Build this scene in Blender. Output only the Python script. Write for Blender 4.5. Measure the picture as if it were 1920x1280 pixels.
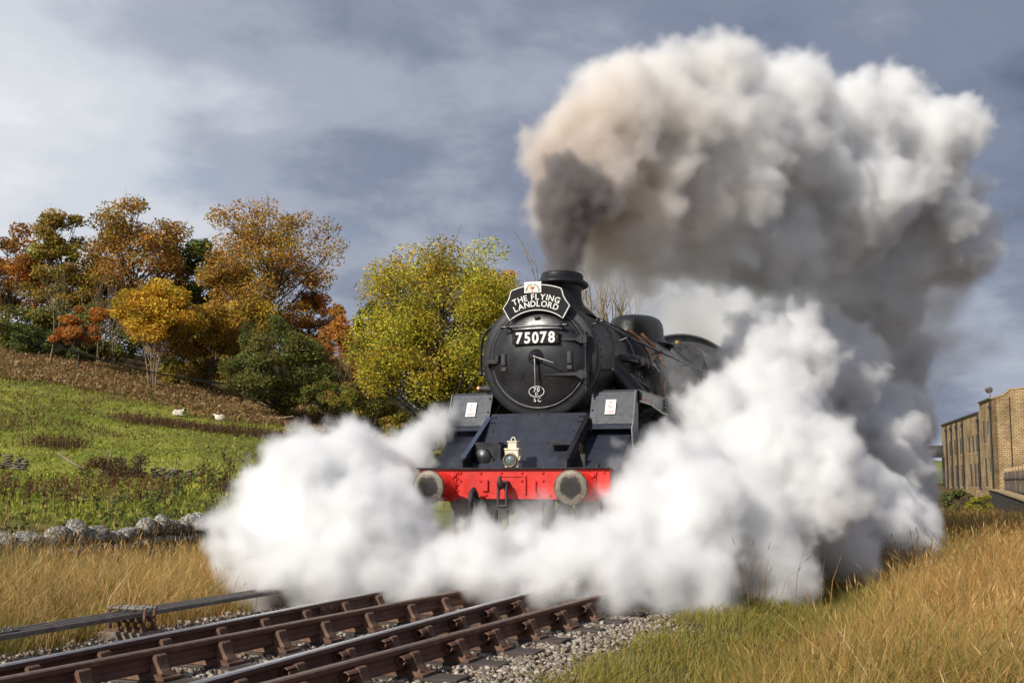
import bpy, bmesh, math, time
import numpy as np
from mathutils import Vector, Matrix

T0 = time.time()
for o in list(bpy.data.objects):
    bpy.data.objects.remove(o)
SC = bpy.context.scene
COL = SC.collection
rng = np.random.default_rng(11)

# ------------------------------------------------------------------ camera
CAM_H, PITCH, FPX = 1.112, 0.116, 2270.5          # eye above rail head, tilt, focal length in 1920-px units
cam = bpy.data.cameras.new('camera')
cam_ob = bpy.data.objects.new('camera', cam)
COL.objects.link(cam_ob)
cam_ob.location = (0, 0, CAM_H)
cam_ob.rotation_euler = (math.pi / 2 + PITCH, 0, 0)
cam.sensor_width = 36
cam.lens = 36 * FPX / 1920
cam.clip_start = 0.1
cam.clip_end = 5000
SC.camera = cam_ob

# ------------------------------------------------------------------ sun and sky
SUN_AZ, SUN_EL = math.radians(41), math.radians(31)   # azimuth measured from behind the camera towards the left
sun_dir = Vector((-math.sin(SUN_AZ) * math.cos(SUN_EL), -math.cos(SUN_AZ) * math.cos(SUN_EL), math.sin(SUN_EL)))
sun = bpy.data.lights.new('sun', 'SUN')
sun.energy = 3.3
sun.angle = math.radians(0.6)
sun.color = (1.0, 0.94, 0.85)
sun_ob = bpy.data.objects.new('sun', sun)
COL.objects.link(sun_ob)
sun_ob.rotation_euler = sun_dir.to_track_quat('Z', 'Y').to_euler()

world = bpy.data.worlds.new('World')
SC.world = world
world.use_nodes = True
nt = world.node_tree
nt.nodes.clear()
def WN(t, **kw):
    n = nt.nodes.new(t)
    for k, v in kw.items():
        setattr(n, k, v)
    return n
wo = WN('ShaderNodeOutputWorld'); bg = WN('ShaderNodeBackground')
SKY_STRENGTH = 0.1
bg.inputs['Strength'].default_value = SKY_STRENGTH
nt.links.new(bg.outputs[0], wo.inputs[0])
sky = WN('ShaderNodeTexSky', sky_type='NISHITA')
sky.sun_disc = False
sky.sun_elevation = SUN_EL
sky.sun_rotation = math.pi + SUN_AZ
tc = WN('ShaderNodeTexCoord')
sep = WN('ShaderNodeSeparateXYZ'); nt.links.new(tc.outputs['Generated'], sep.inputs[0])
def wmath(op, a, b=None, clamp=False):
    n = WN('ShaderNodeMath', operation=op); n.use_clamp = clamp
    for i, x in enumerate((a, b)):
        if x is None: continue
        if isinstance(x, (int, float)): n.inputs[i].default_value = x
        else: nt.links.new(x, n.inputs[i])
    return n.outputs[0]
zz = wmath('ADD', wmath('MAXIMUM', sep.outputs[2], 0.0), 0.32)       # cloud deck seen in perspective
cx = wmath('DIVIDE', sep.outputs[0], zz); cy_ = wmath('DIVIDE', sep.outputs[1], zz)
cmb = WN('ShaderNodeCombineXYZ'); nt.links.new(cx, cmb.inputs[0]); nt.links.new(cy_, cmb.inputs[1]); nt.links.new(sep.outputs[2], cmb.inputs[2])
def wnoise(scale, detail, rough, off, dist=0.0):
    mp = WN('ShaderNodeMapping'); mp.inputs['Location'].default_value = off
    nt.links.new(cmb.outputs[0], mp.inputs[0])
    n = WN('ShaderNodeTexNoise'); n.inputs['Scale'].default_value = scale; n.inputs['Detail'].default_value = detail
    n.inputs['Roughness'].default_value = rough; n.inputs['Distortion'].default_value = dist
    nt.links.new(mp.outputs[0], n.inputs['Vector'])
    return n.outputs['Fac']
def wramp(fac, stops):
    r = WN('ShaderNodeValToRGB'); el = r.color_ramp.elements
    r.color_ramp.interpolation = 'EASE'
    while len(el) > 1: el.remove(el[-1])
    for i, (p, c) in enumerate(stops):
        e = el[0] if i == 0 else el.new(p)
        e.position = p; e.color = (*[x / SKY_STRENGTH * 0.1 for x in c], 1)
    nt.links.new(fac, r.inputs[0]); return r.outputs[0]
big_n = wnoise(0.85, 4, 0.5, SKY_OFF := (3.1, 1.75, 0.0), 0.3)
fine_n = wnoise(3.0, 7, 0.57, (1.3, 7.7, 2.0), 0.15)
mixn = wmath('ADD', wmath('ADD', wmath('MULTIPLY', big_n, 0.64), wmath('MULTIPLY', fine_n, 0.36)), wmath('MULTIPLY', sep.outputs[0], -0.17))   # the storm lies to the right
# cloud radiances (scaled by 10 below because the background strength is 0.1)
deck = wramp(mixn, [(0.31, (.08, .10, .158)), (0.41, (.16, .187, .255)), (0.49, (.275, .30, .365)), (0.60, (.45, .475, .52)), (0.74, (.61, .62, .64))])
sc10 = WN('ShaderNodeVectorMath', operation='SCALE'); sc10.inputs['Scale'].default_value = 1.0 / SKY_STRENGTH
nt.links.new(deck, sc10.inputs[0])
cover = WN('ShaderNodeMapRange'); cover.inputs['From Min'].default_value = 0.30; cover.inputs['From Max'].default_value = 0.42
cover.inputs['To Min'].default_value = 0.80; cover.inputs['To Max'].default_value = 1.0
nt.links.new(fine_n, cover.inputs['Value'])
mx = WN('ShaderNodeMix', data_type='RGBA')
nt.links.new(cover.outputs[0], mx.inputs[0]); nt.links.new(sky.outputs[0], mx.inputs[6]); nt.links.new(sc10.outputs[0], mx.inputs[7])
nt.links.new(mx.outputs[2], bg.inputs['Color'])

# ------------------------------------------------------------------ exposure and render settings
vs = SC.view_settings
vs.view_transform = 'Standard'; vs.look = 'None'; vs.exposure = 0.5; vs.gamma = 1.0; vs.use_curve_mapping = False
cyc = SC.cycles
cyc.max_bounces = 14; cyc.diffuse_bounces = 4; cyc.glossy_bounces = 3; cyc.transmission_bounces = 4
cyc.transparent_max_bounces = 8; cyc.volume_bounces = 12
cyc.volume_step_rate = 2.0; cyc.volume_max_steps = 256
cyc.use_denoising = True

# ------------------------------------------------------------------ placing helpers
TH, PX0, PY0 = 0.3326, -0.003, 14.45                  # heading of the railway and the place of the buffer beam
CT, ST = math.cos(TH), math.sin(TH)
def W(u, v, z=0.0):                                   # railway coordinates (across, along, up) to world
    return np.array([PX0 + u * CT + v * ST, PY0 - u * ST + v * CT, z])
def UV(x, y):
    x = np.asarray(x) - PX0; y = np.asarray(y) - PY0
    return x * CT - y * ST, x * ST + y * CT
def at(px, py, Y):                                    # a measured direction and a distance give a place
    xc = (px - 960) / FPX; yc = (640 - py) / FPX
    dy = math.cos(PITCH) - yc * math.sin(PITCH); dz = math.sin(PITCH) + yc * math.cos(PITCH)
    t = Y / dy
    return np.array([xc * t, Y, CAM_H + dz * t])

# ------------------------------------------------------------------ materials
MATS = {}
def new_mat(name):
    m = bpy.data.materials.new(name); m.use_nodes = True
    n = m.node_tree; n.nodes.clear()
    out = n.nodes.new('ShaderNodeOutputMaterial')
    MATS[name] = m
    return m, n, out
def link(n, a, b): n.links.new(a, b)
def noise_node(n, scale, detail=4, rough=.55, coord='Object', dist=0.0):
    t = n.nodes.new('ShaderNodeTexCoord'); x = n.nodes.new('ShaderNodeTexNoise')
    x.inputs['Scale'].default_value = scale; x.inputs['Detail'].default_value = detail
    x.inputs['Roughness'].default_value = rough; x.inputs['Distortion'].default_value = dist
    n.links.new(t.outputs[coord], x.inputs['Vector'])
    return x
def ramp(n, fac, stops):
    r = n.nodes.new('ShaderNodeValToRGB'); el = r.color_ramp.elements
    while len(el) > 1: el.remove(el[-1])
    for i, (p, c) in enumerate(stops):
        e = el[0] if i == 0 else el.new(p)
        e.position = p; e.color = (*c, 1) if len(c) == 3 else c
    n.links.new(fac, r.inputs[0])
    return r
def mat_noise(name, stops, scale=5, rough=.6, metal=0.0, detail=5, bump=0.0, bscale=None, rvar=0.0, spec=.5, coat=0.0, nrough=.6, dist=0.0):
    """principled material whose colour wanders along a noise ramp"""
    m, n, out = new_mat(name)
    b = n.nodes.new('ShaderNodeBsdfPrincipled')
    link(n, b.outputs[0], out.inputs[0])
    x = noise_node(n, scale, detail, nrough, dist=dist)
    r = ramp(n, x.outputs['Fac'], stops)
    link(n, r.outputs[0], b.inputs['Base Color'])
    b.inputs['Roughness'].default_value = rough; b.inputs['Metallic'].default_value = metal
    b.inputs['Specular IOR Level'].default_value = spec
    if coat: b.inputs['Coat Weight'].default_value = coat; b.inputs['Coat Roughness'].default_value = .12
    if rvar:
        y = noise_node(n, scale * 2.3, 4, .6)
        q = n.nodes.new('ShaderNodeMapRange'); q.inputs['From Min'].default_value = .3; q.inputs['From Max'].default_value = .7
        q.inputs['To Min'].default_value = max(.03, rough - rvar); q.inputs['To Max'].default_value = min(1, rough + rvar)
        link(n, y.outputs['Fac'], q.inputs['Value']); link(n, q.outputs[0], b.inputs['Roughness'])
    if bump:
        z = noise_node(n, bscale or scale * 4, 5, .65)
        p = n.nodes.new('ShaderNodeBump'); p.inputs['Strength'].default_value = bump; p.inputs['Distance'].default_value = .02
        link(n, z.outputs['Fac'], p.inputs['Height']); link(n, p.outputs[0], b.inputs['Normal'])
    return m
def mat_attr(name, rough=.8, trans=0.0, spec=.25, nscale=0, bump=0.0):
    """colour read from the per-piece colour attribute 'col' (the thing's own colour)"""
    m, n, out = new_mat(name)
    a = n.nodes.new('ShaderNodeAttribute'); a.attribute_name = 'col'
    b = n.nodes.new('ShaderNodeBsdfPrincipled')
    b.inputs['Roughness'].default_value = rough; b.inputs['Specular IOR Level'].default_value = spec
    src = a.outputs['Color']
    if nscale:
        x = noise_node(n, nscale, 5, .65)
        r = ramp(n, x.outputs['Fac'], [(.3, (.55, .55, .55)), (.7, (1.35, 1.35, 1.35))])
        mm = n.nodes.new('ShaderNodeMix'); mm.data_type = 'RGBA'; mm.blend_type = 'MULTIPLY'; mm.inputs[0].default_value = 1
        link(n, src, mm.inputs[6]); link(n, r.outputs[0], mm.inputs[7]); src = mm.outputs[2]
        if bump:
            p = n.nodes.new('ShaderNodeBump'); p.inputs['Strength'].default_value = bump; p.inputs['Distance'].default_value = .03
            link(n, x.outputs['Fac'], p.inputs['Height']); link(n, p.outputs[0], b.inputs['Normal'])
    link(n, src, b.inputs['Base Color'])
    if trans:
        t = n.nodes.new('ShaderNodeBsdfTranslucent'); s = n.nodes.new('ShaderNodeMixShader'); s.inputs[0].default_value = trans
        link(n, src, t.inputs[0]); link(n, b.outputs[0], s.inputs[1]); link(n, t.outputs[0], s.inputs[2]); link(n, s.outputs[0], out.inputs[0])
    else:
        link(n, b.outputs[0], out.inputs[0])
    return m

# ------------------------------------------------------------------ object helpers
def tag(o, label=None, cat=None, group=None, kind=None):
    if label: o['label'] = label
    if cat: o['category'] = cat
    if group: o['group'] = group
    if kind: o['kind'] = kind
    return o
def empty(name, loc=(0, 0, 0), rz=0.0, parent=None):
    o = bpy.data.objects.new(name, None); COL.objects.link(o)
    o.location = loc; o.rotation_euler = (0, 0, rz); o.parent = parent
    o.empty_display_size = .2
    return o
def link_mesh(name, me, mat, parent=None, loc=None, rot=None):
    o = bpy.data.objects.new(name, me); COL.objects.link(o)
    if mat is not None and not me.materials: me.materials.append(mat)
    o.parent = parent
    if loc is not None: o.location = loc
    if rot is not None: o.rotation_euler = rot
    return o
def mesh_np(name, V, faces, col=None, smooth=False):
    """mesh from numpy; faces is a list of (n,k) index arrays; col gives one colour per vertex"""
    me = bpy.data.meshes.new(name)
    V = np.asarray(V, dtype=np.float32)
    me.vertices.add(len(V)); me.vertices.foreach_set('co', V.ravel())
    faces = [np.asarray(f, dtype=np.int32) for f in faces if len(f)]
    nl = sum(f.size for f in faces); nf = sum(len(f) for f in faces)
    me.loops.add(nl); me.polygons.add(nf)
    me.loops.foreach_set('vertex_index', np.concatenate([f.ravel() for f in faces]))
    tot = np.concatenate([np.full(len(f), f.shape[1], dtype=np.int32) for f in faces])
    start = np.concatenate([[0], np.cumsum(tot)[:-1]]).astype(np.int32)
    me.polygons.foreach_set('loop_start', start)
    try: me.polygons.foreach_set('loop_total', tot)
    except Exception: pass
    if smooth: me.polygons.foreach_set('use_smooth', np.ones(nf, dtype=bool))
    if col is not None:
        a = me.color_attributes.new('col', 'FLOAT_COLOR', 'POINT')
        c = np.ones((len(V), 4), dtype=np.float32); c[:, :3] = col
        a.data.foreach_set('color', c.ravel())
    me.update(calc_edges=True); me.validate()
    return me

def frame_from(d):
    d = np.asarray(d, float); d = d / np.linalg.norm(d)
    a = np.array([0, 0, 1.]) if abs(d[2]) < .9 else np.array([1., 0, 0])
    x = np.cross(a, d); x /= np.linalg.norm(x)
    return x, np.cross(d, x), d

class MB:
    """collects shapes of ONE part and links them as one mesh"""
    def __init__(s): s.V = []; s.F = []; s.n = 0; s.S = []
    def add(s, V, F, smooth=False):
        V = np.asarray(V, float); s.V.append(V)
        for f in F: s.F.append([i + s.n for i in f]); s.S.append(smooth)
        s.n += len(V); return s
    def box(s, c, d, rz=0, rx=0, ry=0, taper=1.0, bev=0.0):
        c = np.asarray(c, float); h = np.asarray(d, float) / 2
        if bev > 0:
            b = min(bev, *(h * .49))
            V = []; 
            for z, i in ((-h[2], b), (-h[2] + b, 0), (h[2] - b, 0), (h[2], b)):
                tp = taper if z > 0 else 1.0
                for x, y in ((-1, -1), (1, -1), (1, 1), (-1, 1)):
                    X, Y = (h[0] - i) * tp, (h[1] - i) * tp
                    bb = b if i == 0 else b * .4
                    if x * y > 0: V += [(x * X, y * (Y - bb), z), (x * (X - bb), y * Y, z)]
                    else: V += [(x * (X - bb), y * Y, z), (x * X, y * (Y - bb), z)]
            V = np.array(V); F = []
            for k in range(3):
                for j in range(8): F.append([k * 8 + j, k * 8 + (j + 1) % 8, (k + 1) * 8 + (j + 1) % 8, (k + 1) * 8 + j])
            F += [list(range(7, -1, -1)), list(range(24, 32))]
        else:
            V = np.array([(x * h[0] * (taper if z > 0 else 1), y * h[1] * (taper if z > 0 else 1), z * h[2]) for z in (-1, 1) for y in (-1, 1) for x in (-1, 1)])
            F = [[0, 2, 3, 1], [4, 5, 7, 6], [0, 1, 5, 4], [2, 6, 7, 3], [0, 4, 6, 2], [1, 3, 7, 5]]
        if rx or ry or rz:
            M = np.array((Matrix.Rotation(rz, 3, 'Z') @ Matrix.Rotation(ry, 3, 'Y') @ Matrix.Rotation(rx, 3, 'X')))
            V = V @ M.T
        return s.add(V + c, F)
    def tube(s, pts, r, n=10, caps=True, smooth=True):
        pts = np.asarray(pts, float); k = len(pts); r = np.broadcast_to(np.asarray(r, float), (k,))
        T = np.gradient(pts, axis=0); V = []; ref = None
        for i in range(k):
            d = T[i] / (np.linalg.norm(T[i]) + 1e-12)
            if ref is None: x, y, _ = frame_from(d)
            else:
                x = ref - d * np.dot(ref, d); x /= np.linalg.norm(x) + 1e-12; y = np.cross(d, x)
            ref = x
            a = np.arange(n) * 2 * math.pi / n
            V.append(pts[i] + r[i] * (np.cos(a)[:, None] * x + np.sin(a)[:, None] * y))
        F = [[i * n + j, i * n + (j + 1) % n, (i + 1) * n + (j + 1) % n, (i + 1) * n + j] for i in range(k - 1) for j in range(n)]
        s.add(np.vstack(V), F, smooth)
        if caps:
            s.add(V[0], [list(range(n - 1, -1, -1))]); s.add(V[-1], [list(range(n))])
        return s
    def cyl(s, a, b, r, r2=None, n=16, smooth=True): return s.tube([a, b], [r, r if r2 is None else r2], n, True, smooth)
    def lathe(s, prof, n=32, o=(0, 0, 0), axis='z', sc=(1, 1, 1), smooth=True):
        """prof = [(radius, height)] turned about an axis through o"""
        o = np.asarray(o, float); V = []
        a = np.arange(n) * 2 * math.pi / n
        for r, h in prof:
            if axis == 'z': p = np.stack([r * np.cos(a), r * np.sin(a), np.full(n, h)], 1)
            elif axis == 'y': p = np.stack([r * np.cos(a), np.full(n, h), -r * np.sin(a)], 1)
            else: p = np.stack([np.full(n, h), r * np.cos(a), r * np.sin(a)], 1)
            V.append(p * np.asarray(sc) + o)
        k = len(prof)
        F = [[i * n + j, i * n + (j + 1) % n, (i + 1) * n + (j + 1) % n, (i + 1) * n + j] for i in range(k - 1) for j in range(n)]
        return s.add(np.vstack(V), F, smooth)
    def prism(s, poly, y0, y1, plane='xz', o=(0, 0, 0)):
        """extrude an outline; plane names the two axes of the outline"""
        ax = {'xz': (0, 2, 1), 'yz': (1, 2, 0), 'xy': (0, 1, 2)}[plane]
        k = len(poly); V = np.zeros((2 * k, 3))
        for i, (a, b) in enumerate(poly):
            for j, t in ((0, y0), (1, y1)):
                V[i + j * k, ax[0]] = a; V[i + j * k, ax[1]] = b; V[i + j * k, ax[2]] = t
        F = [list(range(k)), list(range(2 * k - 1, k - 1, -1))] + [[i, i + k, (i + 1) % k + k, (i + 1) % k] for i in range(k)]
        return s.add(V + np.asarray(o, float), F)
    def sphere(s, c, r, n=12, m=8, sc=(1, 1, 1)):
        pr = [(math.sin(math.pi * i / m) * r + 1e-5, -math.cos(math.pi * i / m) * r) for i in range(m + 1)]
        return s.lathe(pr, n, c, 'z', sc)
    def mesh(s, name):
        me = bpy.data.meshes.new(name)
        V = np.vstack(s.V)
        me.from_pydata(V.tolist(), [], s.F)
        me.polygons.foreach_set('use_smooth', np.array(s.S, dtype=bool))
        me.validate(); me.update()
        bm = bmesh.new(); bm.from_mesh(me)
        bmesh.ops.recalc_face_normals(bm, faces=bm.faces)
        bm.to_mesh(me); bm.free()
        return me
    def build(s, name, mat, parent=None, loc=None, rot=None):
        return link_mesh(name, s.mesh(name), mat, parent, loc, rot)

def copy_tree(o, parent=None):
    c = o.copy(); COL.objects.link(c); c.parent = parent
    for ch in list(o.children):
        copy_tree(ch, c)
    return c

def text_mesh(txt, size, ext=.002, bold=0.0, space=1.0, align='CENTER'):
    cu = bpy.data.curves.new('t', 'FONT'); cu.body = txt; cu.size = size; cu.extrude = ext; cu.offset = bold
    cu.space_character = space; cu.align_x = align; cu.align_y = 'CENTER'; cu.resolution_u = 4
    ob = bpy.data.objects.new('t', cu); COL.objects.link(ob)
    bpy.context.view_layer.update()
    ev = ob.evaluated_get(bpy.context.evaluated_depsgraph_get())
    me = bpy.data.meshes.new_from_object(ev)
    bpy.data.objects.remove(ob); bpy.data.curves.remove(cu)
    V = np.array([v.co[:] for v in me.vertices]); F = [list(p.vertices) for p in me.polygons]
    bpy.data.meshes.remove(me)
    return V, F
# ------------------------------------------------------------------ ground
def vnoise(x, y, s, seed=0):
    """cheap smooth value noise on numpy arrays"""
    x = np.asarray(x) * s + seed * 17.3; y = np.asarray(y) * s + seed * 9.1
    xi = np.floor(x).astype(int); yi = np.floor(y).astype(int); fx = x - xi; fy = y - yi
    fx = fx * fx * (3 - 2 * fx); fy = fy * fy * (3 - 2 * fy)
    def h(a, b):
        n = (a * 374761393 + b * 668265263 + seed * 1274126177) & 0x7fffffff
        n = ((n ^ (n >> 13)) * 1274126177) & 0x7fffffff
        return ((n ^ (n >> 16)) & 0xffff) / 65535.0
    return (h(xi, yi) * (1 - fx) + h(xi + 1, yi) * fx) * (1 - fy) + (h(xi, yi + 1) * (1 - fx) + h(xi + 1, yi + 1) * fx) * fy
def fbm(x, y, s, seed=0, o=4):
    t = 0; a = .5
    for i in range(o): t = t + a * vnoise(x, y, s * 2 ** i, seed + i); a *= .5
    return t / (1 - .5 ** o)

_ctrl = [(0, 975, 27), (200, 965, 29), (400, 950, 31), (-300, 985, 27),
         (0, 925, 46), (200, 922, 48), (400, 916, 52), (-300, 925, 46), (600, 914, 56),
         (0, 885, 84), (200, 897, 86), (400, 905, 88), (-300, 870, 84), (600, 906, 90),
         (0, 850, 97), (200, 872, 97), (400, 888, 98), (600, 893, 100), (-300, 830, 97),
         (0, 775, 118), (200, 808, 118), (400, 832, 118), (580, 848, 118), (-300, 740, 118),
         (0, 712, 138), (200, 748, 138), (400, 786, 138), (600, 815, 138), (-300, 680, 138), (760, 840, 138),
         (0, 662, 165), (200, 694, 165), (400, 738, 165), (600, 774, 165), (750, 800, 165), (900, 830, 165), (-300, 630, 165),
         (0, 630, 205), (300, 670, 205), (600, 740, 205), (900, 800, 205), (1200, 850, 205), (-300, 600, 205),
         (0, 640, 290), (600, 740, 290), (1200, 850, 290), (1700, 895, 290), (1500, 890, 140), (1200, 880, 110), (1000, 885, 100), (900, 897, 80),
         (0, 700, 420), (960, 790, 420), (1700, 880, 420), (-400, 700, 420), (2200, 890, 420), (2200, 895, 200), (960, 830, 900), (0, 830, 900), (1900, 880, 900)]
_CP = np.array([at(*c) for c in _ctrl])
_CP = np.vstack([_CP, [W(u, v, -.30) for u in (-7, 3, 12) for v in (-25, -8, 8, 25, 50)],
                 [W(-16, v, -.25) for v in (-25, -10, 0, 12)], [W(40, v, -.6) for v in (-20, 20, 60, 110)], [W(16, 80, -.9), W(10, 75, -1.0)], [W(8, v, -1.0) for v in (32, 45, 60, 75)]])
def _tps_fit(P):
    n = len(P); d = np.linalg.norm(P[:, None, :2] - P[None, :, :2], axis=2)
    K = d; K = K + np.eye(n) * 2.0            # linear kernel with a little smoothing
    A = np.block([[K, np.ones((n, 1))], [np.ones((1, n)), np.zeros((1, 1))]])
    return np.linalg.solve(A, np.append(P[:, 2], 0))
_w = _tps_fit(_CP)
def ground_z(x, y):
    x = np.asarray(x, float); y = np.asarray(y, float); sh = x.shape
    x = x.ravel(); y = y.ravel(); z = np.full(len(x), _w[-1])
    for i in range(len(_CP)): z += _w[i] * np.hypot(x - _CP[i, 0], y - _CP[i, 1])
    z += (fbm(x, y, .11, 3) - .5) * np.clip((y - 30) / 60, 0, 1) * .9 + (fbm(x, y, .5, 5, 3) - .5) * .12
    u, v = UV(x, y)
    # railway formation: level ballast bed, gentle cess on both sides
    a = np.clip((np.abs(u - .3) - 2.3) / 1.6, 0, 1); a = a * a * (3 - 2 * a)
    bed = -.235
    z = np.where(v < 400, bed * (1 - a) + np.where(np.abs(u) < 30, np.minimum(z, 30), z) * a, z)
    # the verge left of the line lies a little below the bed, the wall stands on it
    return z.reshape(sh)
def gz(x, y): return float(ground_z(np.array([x]), np.array([y]))[0])

def _axis(lo, hi, core_lo, core_hi, step, grow=1.09):
    a = list(np.arange(core_lo, core_hi, step)); s = step
    while a[-1] < hi: s *= grow; a.append(a[-1] + s)
    s = step
    while a[0] > lo: s *= grow; a.insert(0, a[0] - s)
    return np.array(a)
gxs = _axis(-900, 900, -14, 14, .35, 1.05); gys = _axis(-40, 1500, 5, 34, .35, 1.035)
GX, GY = np.meshgrid(gxs, gys)
GZ = ground_z(GX, GY)
nx, ny = len(gxs), len(gys)
idx = np.arange(nx * ny).reshape(ny, nx)
quads = np.stack([idx[:-1, :-1].ravel(), idx[:-1, 1:].ravel(), idx[1:, 1:].ravel(), idx[1:, :-1].ravel()], 1)
gu, gv = UV(GX.ravel(), GY.ravel())
gxf, gyf = GX.ravel(), GY.ravel()
N1 = fbm(gxf, gyf, .25, 21); N2 = fbm(gxf, gyf, .06, 31); N3 = fbm(gxf, gyf, 1.1, 41)
def lerp(a, b, t): return a + (b - a) * t[:, None]
def sstep(x, a, b):
    t = np.clip((x - a) / (b - a), 0, 1); return t * t * (3 - 2 * t)
green = lerp(np.array([.18, .21, .032]), np.array([.31, .305, .055]), sstep(N1, .3, .7))
olive = np.array([.11, .105, .03]); brown = np.array([.19, .13, .06]); straw = np.array([.26, .17, .06]); soil = np.array([.06, .05, .03])
gc = lerp(green, np.tile(olive, (len(gxf), 1)), sstep(N2 + .4 * N3, .72, .92) * .7)
# image-independent bands: bracken strip below the wood follows the slope
def bracken_line(x):      # distance (Y) at which the wood's edge strip starts, by bearing
    return 118 + 0 * x
br = sstep(gyf + (N1 - .5) * 22, 139, 150) * (gxf < 30)
gc = lerp(gc, np.tile(brown, (len(gxf), 1)), br * .9)
verge = (1 - sstep(gyf, 22, 27)) * 1.0
gc = lerp(gc, lerp(np.tile(soil, (len(gxf), 1)), np.tile(straw * .55, (len(gxf), 1)), sstep(N3, .35, .7)), np.maximum(verge, sstep(gu, 1.5, 2.5) * (gyf < 130)))
bed = 1 - sstep(np.abs(gu - .05) + (N3 - .5) * .4, 2.0, 2.4)
gc = lerp(gc, np.tile(np.array([.20, .17, .13]), (len(gxf), 1)), bed)
mat_attr('ground_mat', rough=.95, nscale=2.3, bump=.6, spec=.1)
me = mesh_np('ground', np.stack([gxf, gyf, GZ.ravel()], 1), [quads], gc, smooth=True)
tag(link_mesh('ground', me, MATS['ground_mat']), 'grassy ground with railway bed and rising green hillside', 'ground', kind='structure')
# ------------------------------------------------------------------ railway track
mat_noise('rail_rust', [(.25, (.055, .024, .014)), (.5, (.10, .045, .026)), (.75, (.16, .085, .055))], scale=9, rough=.75, bump=.35, bscale=60, rvar=.15)
def rail_mat(name, top, tr, side):
    m, n, out = new_mat(name)
    b = n.nodes.new('ShaderNodeBsdfPrincipled'); link(n, b.outputs[0], out.inputs[0])
    x = noise_node(n, 4, 8, .72); r = ramp(n, x.outputs['Fac'], side)
    g = n.nodes.new('ShaderNodeNewGeometry'); s = n.nodes.new('ShaderNodeSeparateXYZ'); link(n, g.outputs['True Normal'], s.inputs[0])
    mr = n.nodes.new('ShaderNodeMapRange'); mr.inputs['From Min'].default_value = .72; mr.inputs['From Max'].default_value = .86
    link(n, s.outputs[2], mr.inputs['Value'])
    tcd = n.nodes.new('ShaderNodeTexCoord'); sp = n.nodes.new('ShaderNodeSeparateXYZ'); link(n, tcd.outputs['Object'], sp.inputs[0])
    hz = n.nodes.new('ShaderNodeMath'); hz.operation = 'GREATER_THAN'; hz.inputs[1].default_value = -.02; link(n, sp.outputs[2], hz.inputs[0])
    f = n.nodes.new('ShaderNodeMath'); f.operation = 'MULTIPLY'; link(n, mr.outputs[0], f.inputs[0]); link(n, hz.outputs[0], f.inputs[1])
    x2 = noise_node(n, 16, 4, .6); r2 = ramp(n, x2.outputs['Fac'], top)
    mx = n.nodes.new('ShaderNodeMix'); mx.data_type = 'RGBA'; link(n, f.outputs[0], mx.inputs[0]); link(n, r.outputs[0], mx.inputs[6]); link(n, r2.outputs[0], mx.inputs[7])
    link(n, mx.outputs[2], b.inputs['Base Color'])
    mm = n.nodes.new('ShaderNodeMath'); mm.operation = 'MULTIPLY'; mm.inputs[1].default_value = .9; link(n, f.outputs[0], mm.inputs[0]); link(n, mm.outputs[0], b.inputs['Metallic'])
    rr = n.nodes.new('ShaderNodeMapRange'); rr.inputs['To Min'].default_value = .8; rr.inputs['To Max'].default_value = tr
    link(n, f.outputs[0], rr.inputs['Value']); link(n, rr.outputs[0], b.inputs['Roughness'])
    z = noise_node(n, 55, 4, .6); p = n.nodes.new('ShaderNodeBump'); p.inputs['Strength'].default_value = .25; p.inputs['Distance'].default_value = .01
    link(n, z.outputs['Fac'], p.inputs['Height']); link(n, p.outputs[0], b.inputs['Normal'])
    return m
rail_mat('rail_polished', [(.3, (.42, .40, .40)), (.7, (.62, .60, .60))], .28, [(.3, (.075, .036, .024)), (.6, (.14, .068, .045)), (.8, (.24, .14, .09))])
rail_mat('rail_dull', [(.3, (.22, .13, .085)), (.7, (.36, .26, .20))], .5, [(.3, (.10, .043, .028)), (.6, (.17, .08, .052)), (.8, (.29, .18, .125))])
mat_noise('chair_rust', [(.25, (.08, .038, .025)), (.5, (.15, .08, .05)), (.8, (.29, .18, .12))], scale=14, rough=.85, bump=.5, bscale=70)
mat_noise('key_rust', [(.3, (.08, .034, .02)), (.7, (.20, .095, .055))], scale=20, rough=.7, bump=.3, bscale=90)
def timber_mat():
    m, n, out = new_mat('sleeper_timber')
    b = n.nodes.new('ShaderNodeBsdfPrincipled'); link(n, b.outputs[0], out.inputs[0]); b.inputs['Roughness'].default_value = .9
    t = n.nodes.new('ShaderNodeTexCoord'); mp = n.nodes.new('ShaderNodeMapping'); mp.inputs['Scale'].default_value = (1.2, 26, 26)
    link(n, t.outputs['Object'], mp.inputs[0])
    x = n.nodes.new('ShaderNodeTexNoise'); x.inputs['Scale'].default_value = 1.5; x.inputs['Detail'].default_value = 6; link(n, mp.outputs[0], x.inputs['Vector'])
    r = ramp(n, x.outputs['Fac'], [(.3, (.03, .022, .018)), (.55, (.075, .058, .048)), (.75, (.15, .125, .105))])
    link(n, r.outputs[0], b.inputs['Base Color'])
    p = n.nodes.new('ShaderNodeBump'); p.inputs['Strength'].default_value = .8; p.inputs['Distance'].default_value = .02
    link(n, x.outputs['Fac'], p.inputs['Height']); link(n, p.outputs[0], b.inputs['Normal'])
    return m
timber_mat()

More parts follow.
